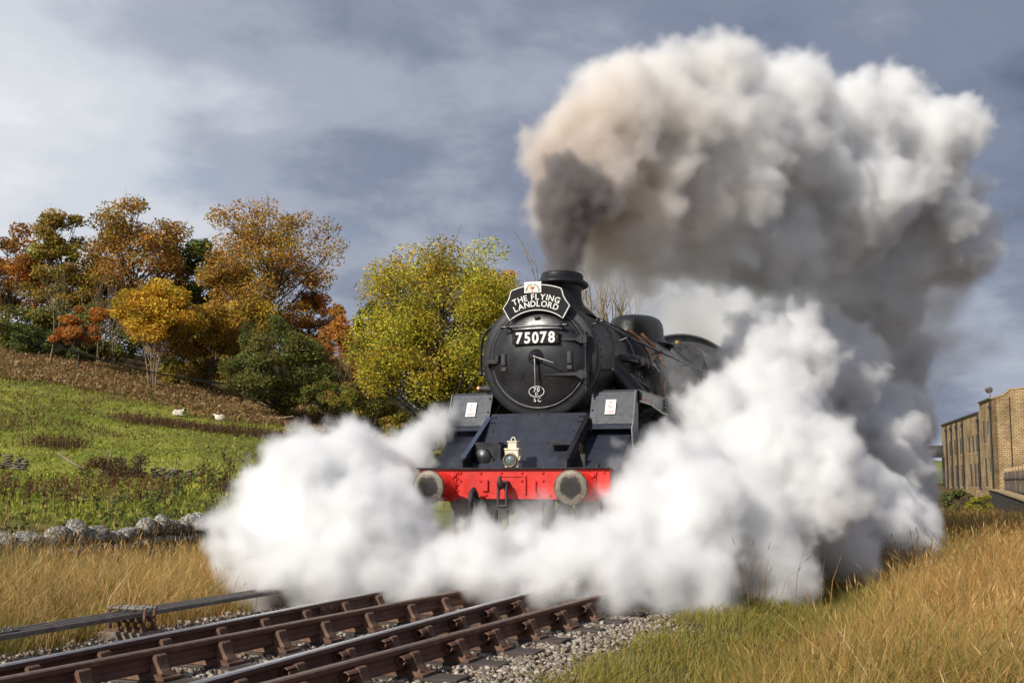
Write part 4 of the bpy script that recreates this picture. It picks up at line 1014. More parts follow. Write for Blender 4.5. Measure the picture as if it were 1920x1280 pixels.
# --- dead weed stalks and bracken
def stalks(j, x, y, h0, h1, pal, w=.03, leaves=6, ls=.06):
    n = len(x); P = np.stack([x, y, ground_z(x, y) - .02], 1); h = rng.uniform(h0, h1, n)
    V, q, t, C, pt, pm = blades(P, h, np.full(n, w), rng.normal(0, .12, (n, 2)), pick(pal, n)); j.add(V, C, q, t)
    r = rng.random((n, leaves, 1)) * .75 + .25
    L = P[:, None] * (1 - r) + pt[:, None] * r + rng.normal(0, ls * .8, (n, leaves, 3)); L = L.reshape(-1, 3)
    V, q, C = leafquads(L, rng.uniform(.5, 1.2, len(L)) * ls, pick(pal, len(L))); j.add(V, C, q)
j = Join(); DOCK = [(.10, .045, .028), (.14, .065, .035), (.075, .035, .022), (.17, .10, .05)]
def px_patch(n, pts, spread):
    X, Yy = [], []
    for px, py in pts:
        p = hit(px, py); k = n // len(pts); X.append(p[0] + rng.normal(0, spread[0], k)); Yy.append(p[1] + rng.normal(0, spread[1], k))
    return np.concatenate(X), np.concatenate(Yy)
x, y = px_patch(240, [(95, 838), (118, 840), (140, 842), (75, 835)], (.7, 1.2)); stalks(j, x, y, .6, 1.3, DOCK, .04, 7, .08)
x, y = px_patch(1300, [(240 + 27 * k, 790 + 3.1 * k) for k in range(13)], (1.3, 1.5)); stalks(j, x, y, .45, 1.0, DOCK + [(.2, .13, .06)], .05, 6, .09)
x, y = px_patch(120, [(135, 800), (230, 755), (190, 815), (20, 800)], (1.2, 1.0)); stalks(j, x, y, .3, .7, DOCK, .04, 6, .09)
x, y = px_patch(420, [(10, 935), (60, 925), (140, 920), (200, 918), (260, 915), (320, 925), (380, 925)], (1.4, 1.0)); stalks(j, x, y, .4, .75, [(.13, .04, .025), (.16, .07, .04), (.08, .035, .02)], .02, 10, .045)
x, y = px_patch(300, [(60, 780), (30, 750), (10, 800), (140, 760)], (2.0, 2.5)); stalks(j, x, y, .4, .7, [(.24, .15, .06), (.20, .13, .05), (.16, .10, .04)], .06, 8, .1)
tag(j.obj('dock_stalks', MATS['leaf']), 'dead brown dock and thistle stalks standing in the pasture', 'dead weeds', kind='stuff')

j = Join(); n = 17000
Y = rng.uniform(136, 170, n); x = rng.uniform(-.50, -.07, n) * Y
m = Y > 141 + 9 * (fbm(x, Y, .07, 61) - .5) * 2 + rng.normal(0, 1.2, n); x, Y = x[m], Y[m]
BR = [(.32, .18, .075), (.38, .25, .12), (.22, .12, .05), (.42, .30, .15), (.20, .17, .05), (.26, .15, .07)]
meadow(j, x, Y, .5, 1.2, BR, None, 14, (0, 0), .5, 0)
L = np.stack([x, Y, ground_z(x, Y) + rng.uniform(.1, .8, len(x))], 1); V, q, C = leafquads(L, rng.uniform(.15, .32, len(L)), pick(BR, len(L))); j.add(V, C, q)
tag(j.obj('bracken', MATS['leaf']), 'strip of brown dead bracken below the wood', 'bracken', kind='stuff')

# --- nettles beyond the near wall
j = Join(); NET = [(.09, .125, .035), (.13, .165, .045), (.07, .10, .03), (.20, .18, .06), (.22, .14, .06)]
n = 3000; u = rng.uniform(-18, -7.0, n); v = rng.uniform(-6, 30, n); x = PX0 + u * CT + v * ST; y = PY0 - u * ST + v * CT
m = (y < 31) & (y > 13) & (x / y > -.52); x, y = x[m], y[m]; m = fbm(x, y, .35, 71) > .30; x, y = x[m], y[m]
stalks(j, x, y, .22, .5, NET, .012, 16, .055)
n = 3000; u = rng.uniform(-24, -7.2, n); v = rng.uniform(-6, 28, n); x = PX0 + u * CT + v * ST; y = PY0 - u * ST + v * CT; m = (y < 44) & (y > 14)
meadow(j, x[m], y[m], .22, .5, [(.40, .26, .10), (.30, .2, .08), (.14, .14, .04)], None, 2.5, (.05, 0), .3, .4)
tag(j.obj('nettles', MATS['leaf']), 'dark green nettle bed behind the near stone wall', 'nettles', kind='stuff')

# ------------------------------------------------------------------ trees
mat_noise('bark', [(.3, (.035, .028, .022)), (.6, (.075, .06, .048)), (.8, (.13, .11, .09))], scale=3, rough=.95, bump=.6, bscale=10)
mat_noise('bark_pale', [(.3, (.13, .095, .06)), (.6, (.23, .17, .11)), (.8, (.32, .25, .17))], scale=2, rough=.9, bump=.4, bscale=8)
mat_noise('bark_bleached', [(.3, (.20, .15, .10)), (.6, (.34, .27, .18)), (.8, (.44, .36, .26))], scale=2, rough=.9, bump=.4, bscale=8)
class Tubes:
    def __init__(s): s.V = []; s.F = []; s.n = 0
    def add(s, P, r, n=5):
        P = np.asarray(P, float); k = len(P); T = np.gradient(P, axis=0); T /= np.linalg.norm(T, axis=1)[:, None] + 1e-9
        ref = np.array([.31, .83, .46]); X = np.cross(T, ref); X /= np.linalg.norm(X, axis=1)[:, None] + 1e-9; Yv = np.cross(T, X)
        a = np.arange(n) * 2 * math.pi / n
        V = P[:, None] + np.asarray(r)[:, None, None] * (np.cos(a)[None, :, None] * X[:, None] + np.sin(a)[None, :, None] * Yv[:, None])
        i = np.arange(k - 1)[:, None] * n; jn = np.arange(n)[None]; j2 = (jn + 1) % n
        s.F.append((np.stack([i + jn, i + j2, i + n + j2, i + n + jn], 2) + s.n).reshape(-1, 4)); s.V.append(V.reshape(-1, 3)); s.n += k * n
    def obj(s, name, mat, parent): return link_mesh(name, mesh_np(name, np.vstack(s.V), [np.vstack(s.F)], None, True), mat, parent)
def bez(a, b, c, n=6):
    t = np.linspace(0, 1, n)[:, None]; return a * (1 - t) ** 2 + 2 * b * t * (1 - t) + c * t * t
def tree(name, label, base, h, rx, rz, cz, ncl, nleaf, ls, pal, pp=None, clr=.31, tr=.3, stems=1, bark='bark', low=-.75, flat=.75, group=None, inner=.35, twig=5, cat='tree', lobes=.22, cvar=.18):
    T = empty(name, base); tag(T, label, cat, group)
    C0 = np.array([0, 0, cz]); ph = rng.uniform(0, 6.28, 6)
    d = rng.normal(size=(ncl * 3, 3)); d /= np.linalg.norm(d, axis=1)[:, None]; d = d[d[:, 2] > low][:ncl]
    az = np.arctan2(d[:, 1], d[:, 0])
    irr = 1 + lobes * (np.sin(2 * az + ph[0]) * .5 + np.sin(3 * az + ph[1] + 2 * d[:, 2]) * .6 + np.sin(5 * d[:, 2] + ph[2]) * .5)
    rad = (inner + (1 - inner) * rng.random(len(d)) ** .5) * irr
    Cl = C0 + d * rad[:, None] * np.array([rx, rx, rz])
    Rc = clr * min(rx, rz * 1.3) * rng.uniform(.65, 1.3, len(d))
    tb = Tubes(); tops = []
    for s in range(stems):
        a = rng.uniform(0, 6.28); off = np.array([math.cos(a), math.sin(a), 0]) * (0 if stems == 1 else tr * 2.2)
        lean = np.array([math.cos(a), math.sin(a), 0]) * (rx * .12 if stems == 1 else rx * .42)
        top = C0 + np.array([0, 0, rz * .55]) + lean * 1.2
        P = bez(off, off * 1.2 + np.array([0, 0, cz * .55]), top, 10); P += np.cumsum(rng.normal(0, tr * .22, P.shape), 0) * np.array([1, 1, .2]); P[0] = off - np.array([0, 0, .3])
        r = tr * (1 if stems == 1 else .62) * np.linspace(1, .14, 10) ** .9; tb.add(P, r, 7); tops.append((P, r))
    for c, rc in zip(Cl, Rc):
        P, r = tops[rng.integers(len(tops))]
        tt = np.clip((c[2] - np.hypot(c[0], c[1]) * .75) / max(P[-1, 2], .1) + rng.normal(0, .06), .18, .92); i = tt * 9; i0 = int(i); a = P[i0] + (P[min(i0 + 1, 9)] - P[i0]) * (i - i0); ra = r[i0] * .55
        mid = a * .45 + c * .55 + np.array([0, 0, -.12 * np.linalg.norm(c - a)]) + rng.normal(0, .25, 3)
        B = bez(a, mid, c, 7); tb.add(B, np.linspace(ra, .035 if h > 8 else .02, 7), 5)
        for k in range(twig):
            e = c + rng.normal(size=3) * rc * .62; s0 = B[rng.integers(3, 7)]
            tb.add(np.array([s0, s0 * .5 + e * .5 + rng.normal(0, .15, 3), e]), [.035 if h > 8 else .015, .025 if h > 8 else .012, .010], 4)
    tb.obj('trunk', MATS[bark], T)
    if nleaf:
        w = Rc ** 2; w = w / w.sum(); k = rng.choice(len(Cl), nleaf, p=w)
        dd = rng.normal(size=(nleaf, 3)); dd /= np.linalg.norm(dd, axis=1)[:, None]
        P = Cl[k] + dd * (Rc[k] * rng.random(nleaf) ** .42)[:, None] * np.array([1.1, 1.1, flat])
        cl_t = (1 + rng.normal(0, cvar, (len(Cl), 1))) * (1 + rng.normal(0, .07, (len(Cl), 3)))
        cols = pick(pal, nleaf, pp, .16) * cl_t[k].clip(.5, 1.5)
        V, q, C = leafquads(P, ls * rng.uniform(.6, 1.3, nleaf), cols)
        J = Join(); J.add(V, C.clip(.005, .8), q); J.obj('crown', MATS['leaf'], T)
    return T
def branchy(tb, p, d, L, r, depth, up=.25, spread=.5, forks=(2, 3)):
    n = 5; P = [p]; dd = d.copy()
    for i in range(n):
        dd = dd + rng.normal(0, .12, 3) + np.array([0, 0, up * .12]); dd /= np.linalg.norm(dd); P.append(P[-1] + dd * L / n)
    tb.add(P, np.linspace(r, r * .62, n + 1), 6 if depth > 2 else 4)
    if depth == 0: return
    for k in range(rng.integers(forks[0], forks[1] + 1)):
        e = dd + rng.normal(0, spread, 3); e[2] += up; e /= np.linalg.norm(e)
        q = P[-1] if k < 2 else P[rng.integers(2, n + 1)]
        branchy(tb, np.array(q), e, L * rng.uniform(.6, .88), r * .62, depth - 1, up, spread, forks)
def bare_tree(name, label, base, h, r, stems, depth=4, bark='bark', up=.25, spread=.45, group=None, first=.35):
    T = empty(name, base); tag(T, label, 'tree', group); tb = Tubes()
    for s in range(stems):
        d = np.array([rng.normal(0, .16 if stems > 1 else .04), rng.normal(0, .16 if stems > 1 else .04), 1]); d /= np.linalg.norm(d)
        branchy(tb, np.array([rng.normal(0, .3) if stems > 1 else 0, rng.normal(0, .3) if stems > 1 else 0, -.3]), d, h * first, r, depth, up, spread)
    tb.obj('trunk', MATS[bark], T); return T

ORB = [(.46, .21, .04), (.38, .16, .03), (.54, .28, .05), (.28, .17, .035), (.34, .12, .028)]
OLV = [(.28, .23, .045), (.34, .26, .05), (.21, .18, .035), (.44, .29, .055)]
YEL = [(.68, .42, .035), (.74, .50, .055), (.58, .33, .03), (.50, .24, .03), (.42, .30, .04)]
RED = [(.50, .18, .04), (.55, .24, .055), (.42, .14, .032), (.48, .25, .06)]
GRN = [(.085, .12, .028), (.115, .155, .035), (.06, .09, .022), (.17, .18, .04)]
YGR = [(.50, .42, .04), (.60, .48, .045), (.40, .35, .04), (.30, .28, .035), (.66, .50, .06), (.21, .22, .035)]
def B(px, Y, dz=-.1): return on_ground(px, Y, dz)
def tsize(px_h, Y): return px_h * Y / FPX
trees = [
 # name, label, px, Y, top_px, crown half width px, crown bottom px, clumps, leaves, leaf size, palette, kwargs
 ('oak_tree', 'rust brown oak at the left end of the wood', 0, 165, 418, 72, 600, 46, 6500, .26, ORB, {}),
 ('oak_tree', 'flat topped green brown oak beside the rust brown oak', 98, 162, 408, 62, 610, 46, 6000, .25, OLV, dict(tr=.34)),
 ('oak_tree', 'broad domed rust orange oak with dark spreading limbs', 238, 168, 396, 125, 600, 95, 9500, .25, ORB[:3] + OLV[:2], dict(tr=.5, twig=6, clr=.2)),
 ('sycamore_tree', 'dark green tree between the domed oak and the tall airy tree', 356, 172, 448, 62, 640, 40, 6500, .26, GRN + OLV[:1], {}),
 ('ash_tree', 'tallest airy orange tree with open crown and ivied trunk', 498, 158, 358, 112, 650, 110, 11000, .22, [(.46, .26, .05), (.54, .31, .055), (.40, .20, .04), (.34, .26, .05)], dict(tr=.42, clr=.26, inner=.3, low=-.95, twig=5, lobes=.2)),
 ('beech_tree', 'reddish orange beech to the right of the tall airy tree', 578, 160, 500, 64, 700, 50, 5200, .21, RED[:2] + ORB[:2] + YEL[2:3], dict(clr=.22)),
 ('oak_tree', 'orange olive oak filling the gap left of the tall airy tree', 425, 160, 478, 58, 640, 44, 5200, .24, [(.50, .28, .045), (.42, .24, .04), (.32, .24, .045)], {}),
 ('oak_tree', 'brown olive oak behind the bare poles', 165, 164, 470, 60, 640, 40, 4600, .25, OLV + ORB[:2], {}),
 ('lime_tree', 'dull yellow lime below the tall airy tree', 455, 150, 545, 62, 690, 40, 4800, .22, [(.54, .36, .045), (.44, .28, .04), (.32, .25, .045)], {}),
 ('maple_tree', 'bright yellow orange many stemmed maple at the field edge', 280, 136, 528, 88, 675, 62, 11500, .19, YEL, dict(stems=6, tr=.2, clr=.26, bark='bark_pale', low=-.55)),
 ('maple_tree', 'dull orange maple behind the bright yellow one', 385, 142, 560, 62, 690, 40, 5600, .2, [(.52, .30, .04), (.44, .23, .04), (.32, .22, .04)], dict(stems=3, tr=.16)),
 ('holly_tree', 'large rounded dark green bush tree below the tall airy tree', 520, 128, 596, 108, 765, 85, 16000, .17, GRN + [(.20, .19, .05), (.18, .16, .045), (.24, .22, .05)], dict(clr=.2, lobes=.3, low=-1, inner=.45, tr=.2)),
 ('rowan_tree', 'small red orange rowan beside the pale bare birch', 138, 140, 572, 42, 655, 26, 3600, .17, RED, dict(clr=.3, tr=.10)),
 ('ash_tree', 'big yellow green ash beside the locomotive', 834, 100, 444, 170, 785, 210, 36000, .15, YGR, dict(tr=.28, clr=.23, low=-1, twig=4, lobes=.14, inner=.3)),
 ('field_maple_tree', 'orange tipped tree rising behind the locomotive headboard', 945, 112, 488, 62, 720, 60, 5600, .15, [(.58, .37, .045), (.62, .43, .05), (.50, .26, .05), (.38, .3, .04)], dict(clr=.24)),
 ('sycamore_tree', 'dark green tree at the left flank of the yellow green ash', 702, 118, 560, 40, 740, 30, 4200, .16, GRN + [(.13, .16, .03)], {}),
 ('oak_tree', 'rust red oak filling the dip between the beech and the ash', 640, 150, 585, 50, 720, 40, 4200, .2, RED[:2] + ORB[:3], {}),
 ('fir_tree', 'dark green conifer tops in the dip left of the ash', 682, 146, 575, 34, 720, 30, 3600, .18, GRN, {}),
 ('hawthorn_tree', 'orange leaved hawthorn in the hollow before the yellow ash', 718, 112, 640, 32, 745, 22, 2400, .13, RED[1:2] + ORB[:1] + YEL[3:4], dict(clr=.32, tr=.12)),
 ('hawthorn_tree', 'rusty thin hawthorn with pale twigs right of the dark bush tree', 640, 122, 648, 42, 760, 30, 2600, .14, ORB + OLV[:2] + RED[:1], dict(clr=.26, tr=.12, bark='bark_pale')),
 ('hazel_shrub', 'olive green hazel shrub at the field corner below the ash', 690, 106, 690, 60, 790, 40, 5200, .13, OLV + GRN[:2], dict(clr=.28, tr=.12, low=-1)),
 ('hazel_shrub', 'dull green shrub between the dark bush tree and the hawthorn', 610, 118, 700, 45, 775, 30, 3600, .14, OLV[:2] + GRN, dict(clr=.28, tr=.12, low=-1)),
 ('birch_tree', 'thin leafed tree showing behind the cab roof', 1318, 62, 604, 24, 660, 14, 420, .10, YGR[:3] + ORB[:1], dict(clr=.3, tr=.07)),
 ('birch_tree', 'sparse yellow leafed tree behind the boiler in the smoke', 1376, 60, 612, 28, 670, 16, 620, .10, YGR[:3] + ORB[:1], dict(clr=.3, tr=.07)),
]
for nm, lab, px, Y, top, hw, bot, ncl, nl, ls, pal, kw in trees:
    if Y > 90: Y = Y * (1.14 if Y > 125 else 1.2); ls = ls * 1.0; nl = int(nl * 2.15); hw *= 1.06
    bse = B(px, Y); s = Y / FPX
    ztop = at(px, top, Y)[2] - bse[2]; zbot = at(px, bot, Y)[2] - bse[2]
    zbot = max(zbot, .2); rz = (ztop - zbot) / 2 * .95; cz = zbot + rz; rx = hw * s * .92
    kw = dict(kw); tree(nm, lab, bse, ztop, rx, rz, cz, ncl, nl, ls, pal, tr=kw.pop('tr', max(.12, ztop * .018)), cat='shrub' if 'shrub' in nm else 'tree', **kw)
bare_tree('birch_tree', 'pale slender bare birch at the edge of the bracken', B(85, 160), tsize(155, 160), .16, 1, 4, 'bark_pale', .3, .38, first=.42)
for px, Y, hh, lab in ((30, 172, 150, 'leafless sapling with thin grey twigs by the left oak'), (178, 168, 170, 'upright bare poles beyond the red orange rowan'), (205, 170, 140, 'bare thicket sapling behind the yellow orange maple'), (655, 142, 150, 'leafless pale hawthorn rising from the hollow')):
    bare_tree('bare_sapling', lab, B(px, Y), tsize(hh, Y), .09, 4, 3, 'bark_pale' if px > 170 else 'bark', .4, .3, first=.4)
bt = on_ground(1152, 58, -.1)
bare_tree('bare_tree', 'leafless many stemmed tree between the chimney and the dome', bt, at(1152, 512, 58)[2] - bt[2] + .4, .13, 7, 4, 'bark_bleached', .42, .36, first=.36)
# dark undergrowth under the wood
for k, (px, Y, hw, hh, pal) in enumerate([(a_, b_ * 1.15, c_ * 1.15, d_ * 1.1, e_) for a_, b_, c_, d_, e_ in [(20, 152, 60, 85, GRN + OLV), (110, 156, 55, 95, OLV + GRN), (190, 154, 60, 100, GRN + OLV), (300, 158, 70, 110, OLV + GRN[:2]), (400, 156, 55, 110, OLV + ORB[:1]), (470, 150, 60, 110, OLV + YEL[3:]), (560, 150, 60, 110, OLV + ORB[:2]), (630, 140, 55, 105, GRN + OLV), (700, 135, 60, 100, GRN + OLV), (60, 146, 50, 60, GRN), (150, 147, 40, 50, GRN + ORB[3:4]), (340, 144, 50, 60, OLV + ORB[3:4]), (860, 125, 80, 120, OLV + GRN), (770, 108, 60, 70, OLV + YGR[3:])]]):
    bse = B(px, Y); s = Y / FPX
    where = ['left oak', 'flat topped oak', 'red orange rowan', 'yellow orange maple', 'dull orange maple', 'tall airy tree', 'reddish beech', 'rusty hawthorn', 'hollow', 'pale birch', 'bare poles', 'maple stems', 'orange tipped tree', 'yellow green ash'][k]
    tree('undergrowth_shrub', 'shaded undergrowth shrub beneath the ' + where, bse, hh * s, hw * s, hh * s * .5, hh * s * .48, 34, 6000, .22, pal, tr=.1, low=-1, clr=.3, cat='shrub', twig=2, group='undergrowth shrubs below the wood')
# ------------------------------------------------------------------ near dry stone wall
def stone_mat(name, stops, lich, bs=9, ls=5.5, lt=(.56, .62)):
    m, n, out = new_mat(name)
    b = n.nodes.new('ShaderNodeBsdfPrincipled'); link(n, b.outputs[0], out.inputs[0]); b.inputs['Roughness'].default_value = .92
    x = noise_node(n, bs, 6, .65); r = ramp(n, x.outputs['Fac'], stops)
    oi = n.nodes.new('ShaderNodeObjectInfo'); ad = n.nodes.new('ShaderNodeVectorMath'); ad.operation = 'MULTIPLY_ADD'; ad.inputs[1].default_value = (9, 7, 5)
    t = n.nodes.new('ShaderNodeTexCoord'); link(n, oi.outputs['Random'], ad.inputs[0]); link(n, t.outputs['Object'], ad.inputs[2])
    y = n.nodes.new('ShaderNodeTexNoise'); y.inputs['Scale'].default_value = ls; y.inputs['Detail'].default_value = 7; y.inputs['Roughness'].default_value = .62; link(n, ad.outputs[0], y.inputs['Vector'])
    f = ramp(n, y.outputs['Fac'], [(lt[0], (0, 0, 0)), (lt[1], (1, 1, 1))])
    mx = n.nodes.new('ShaderNodeMix'); mx.data_type = 'RGBA'; link(n, f.outputs[0], mx.inputs[0]); link(n, r.outputs[0], mx.inputs[6]); mx.inputs[7].default_value = (*lich, 1)
    link(n, mx.outputs[2], b.inputs['Base Color'])
    p = n.nodes.new('ShaderNodeBump'); p.inputs['Strength'].default_value = .7; p.inputs['Distance'].default_value = .03; link(n, x.outputs['Fac'], p.inputs['Height']); link(n, p.outputs[0], b.inputs['Normal'])
stone_mat('wall_stone', [(.3, (.05, .045, .035)), (.5, (.12, .105, .08)), (.75, (.22, .19, .15))], (.46, .45, .40), lt=(.50, .56))
stone_mat('field_stone', [(.3, (.07, .055, .04)), (.5, (.16, .13, .095)), (.75, (.30, .26, .2))], (.36, .34, .29), bs=3)
def boulder(seed, sub=2):
    bm = bmesh.new(); bmesh.ops.create_icosphere(bm, subdivisions=sub, radius=1)
    r = np.random.default_rng(seed); k = [r.normal(size=3) for _ in range(9)]; ph = r.uniform(.62, .95, 9)
    for v in bm.verts:
        c = np.array(v.co[:]); 
        for d, t in zip(k, ph):                       # planed faces, as split stone has
            d = d / np.linalg.norm(d); s = c @ d
            if s > t: c = c - d * (s - t) * .85
        c *= 1 + .06 * math.sin(5 * c[0] + seed) * math.sin(4 * c[1] + 2 * c[2])
        v.co = c
    me = bpy.data.meshes.new('stone'); bm.to_mesh(me); bm.free(); me.polygons.foreach_set('use_smooth', np.ones(len(me.polygons), dtype=bool)); me.update(); return me
STN = [boulder(s) for s in range(10)]; SSM = [boulder(s + 30, 1) for s in range(8)]
for m_ in STN + SSM: m_.materials.append(None)
def dry_wall(name, label, p0, p1, hgt, sw, sh, mats, cope=1.6, lib=STN, thick=.4, cap=True, ragged=.0, rise=None):
    p0, p1 = np.array(p0[:2]), np.array(p1[:2]); L = np.linalg.norm(p1 - p0); d = (p1 - p0) / L; ang = math.atan2(d[1], d[0])
    T = empty(name, (p0[0], p0[1], gz(*p0)), ang); tag(T, label, 'stone wall')
    rz0 = gz(*p0)
    s = 0; rows = int(hgt / sh)
    for r in range(rows + (1 if cap else 0)):
        s = rng.uniform(-.1, 0) ; top = r == rows
        while s < L:
            w = sw * rng.uniform(.55, 1.5) * (1.25 if top else 1); hh = sh * rng.uniform(.85, 1.2) * (cope * rng.uniform(.6, 1.15) if top else 1)
            if not (ragged and rng.random() < ragged * (r / rows) ** 2):
                q = p0 + d * (s + w / 2); zg = gz(*q) - rz0 if rise is None else rise * (s - 2.8)
                o = bpy.data.objects.new('stone', lib[rng.integers(len(lib))]); COL.objects.link(o); o.parent = T
                o.material_slots[0].link = 'OBJECT'; o.material_slots[0].material = mats
                o.location = (s + w / 2, rng.normal(0, .03), zg + r * sh + hh * .5 + (.0 if not top else .01) - .04)
                o.scale = (w * .64, thick * .55 * (1 if not top else .85), hh * .64)
                o.rotation_euler = (rng.normal(0, .10), rng.normal(0, .10 if not top else .22), rng.normal(0, .12))
            s += w
    return T
dry_wall('dry_stone_wall', 'mossy lichened dry stone wall with rounded copes behind the golden grass', W(-6.5, -4.0), W(-6.5, 7.5), .56, .27, .14, MATS['wall_stone'], 1.9, rise=.03)
a, b_ = on_ground(283, 90), on_ground(480, 86)
dry_wall('field_wall', 'broken pale field wall crossing the pasture below the sheep', a, b_, .95, .42, .17, MATS['field_stone'], 1.2, SSM, .5, True, .5)
a, b_ = on_ground(-40, 88), on_ground(46, 86)
dry_wall('field_wall', 'collapsed end of a field wall at the foot of the hillside', a, b_, 1.15, .36, .17, MATS['field_stone'], 1.2, SSM, .6, True, .7)
# bramble heap at the broken wall's end
bb_ = on_ground(232, 87); BRM = [(.11, .05, .03), (.16, .075, .04), (.20, .11, .05), (.08, .05, .025)]
T = tree('bramble_bush', 'tangled red brown bramble heap at the end of the broken field wall', bb_, 2.2, 2.4, .95, .85, 26, 2600, .09, BRM, tr=.05, low=-1, cat='bush', stems=6, twig=14, clr=.42)
for px, py, r_, lab in ((330, 87, .7, 'green weed clump against the broken field wall'), (395, 85, .6, 'small green clump at the post by the field wall')):
    tree('weed_clump', lab, on_ground(px, py), 1.2, r_ * 1.6, .5, .45, 12, 900, .07, GRN + [(.1, .15, .03)], tr=.03, low=-1, cat='bush', twig=3)
# fence posts and wire
mat_noise('post_wood', [(.3, (.16, .12, .08)), (.6, (.28, .22, .15)), (.8, (.38, .31, .22))], scale=6, rough=.9, bump=.4)
FP = []
for i, (px, py, hh, ln) in enumerate([(205, 90, 2.0, .05), (192, 90, 1.7, .2), (262, 90, 1.7, -.05), (328, 96, 1.35, .02), (400, 86, 1.4, -.12), (489, 97, 1.3, 0.0)]):
    p = on_ground(px, py); lab = ['straight fence post rising from the bramble heap', 'leaning fence post at the left of the brambles', 'short fence post right of the bramble heap', 'lone grey post in the pasture above the broken wall', 'pale stake leaning on the broken field wall', 'slim post at the edge of the steam cloud'][i]
    b = MB(); b.tube([(0, 0, -.3), (0, 0, hh * .5), (ln * hh, 0, hh)], [.07, .065, .06], 7); b.tube([(ln*hh, 0, hh), (ln*hh, 0, hh + .03)], [.06, .03], 7)
    o = b.build('fence_post', MATS['post_wood'], None, p); tag(o, lab, 'post', 'fence posts in the pasture'); FP.append(p + np.array([ln * hh, 0, hh * .85]))
b = MB()
for a, c in ((0, 2), (2, 3), (3, 5)):
    P = np.linspace(FP[a], FP[c], 8); P[:, 2] -= .15 * np.sin(np.linspace(0, math.pi, 8)); b.tube(P, .012, 4)
mat_noise('wire_steel', [(.3, (.12, .11, .10)), (.7, (.25, .23, .2))], scale=3, rough=.6, metal=.5)
tag(b.build('fence_wire', MATS['wire_steel']), 'single wire strung between the pasture posts', 'wire')
# fallen branches
mat_noise('dead_wood', [(.3, (.22, .16, .10)), (.7, (.40, .31, .21))], scale=4, rough=.9, bump=.4)
p = hit(508, 792); b = MB(); b.tube([(-1.6, 0, .9), (-.4, .2, .5), (1.2, .3, .55), (2.6, .2, .75)], [.10, .13, .10, .05], 7); b.tube([(-.6, .1, .5), (.3, -.2, .25), (1.6, -.4, .1)], [.09, .08, .05], 6); b.tube([(-1.6,0,0),(-1.6,0,1.1)],[.08,.07],6)
tag(b.build('fallen_branch', MATS['dead_wood'], None, p), 'pale fallen branch lying in the bracken above the pasture', 'branch')
p = on_ground(135, 92); b = MB(); b.tube([(-1.3, 0, 1.3), (-.5, 0, .8), (.3, 0, .3), (.8, .1, .05)], [.05, .09, .1, .06], 7); b.tube([(-.5, 0, .8), (-.2, .1, 1.0)], [.05, .02], 6)
tag(b.build('fallen_branch', MATS['dead_wood'], None, p), 'dark dead limb leaning on the slope by the collapsed wall', 'branch')
# overhead cables across the wood
mat_noise('cable_black', [(.3, (.012, .012, .012)), (.7, (.03, .03, .03))], scale=2, rough=.7)
for i, (a, c, lab, r_) in enumerate([((-60, 582, 95), (420, 718, 118), 'thick black overhead cable sagging in front of the wood', .065), ((-60, 512, 97), (460, 690, 122), 'thin overhead cable highest in front of the wood', .038), ((-60, 605, 96), (600, 742, 126), 'thin overhead cable below the thick one', .042)]):
    A_, B_ = at(*a), at(*c); P = np.linspace(A_, B_, 16); P[:, 2] -= 1.0 * np.sin(np.linspace(0, math.pi, 16)); b = MB(); b.tube(P, r_, 5)
    tag(b.build('overhead_cable', MATS['cable_black']), lab, 'cable', 'overhead cables')

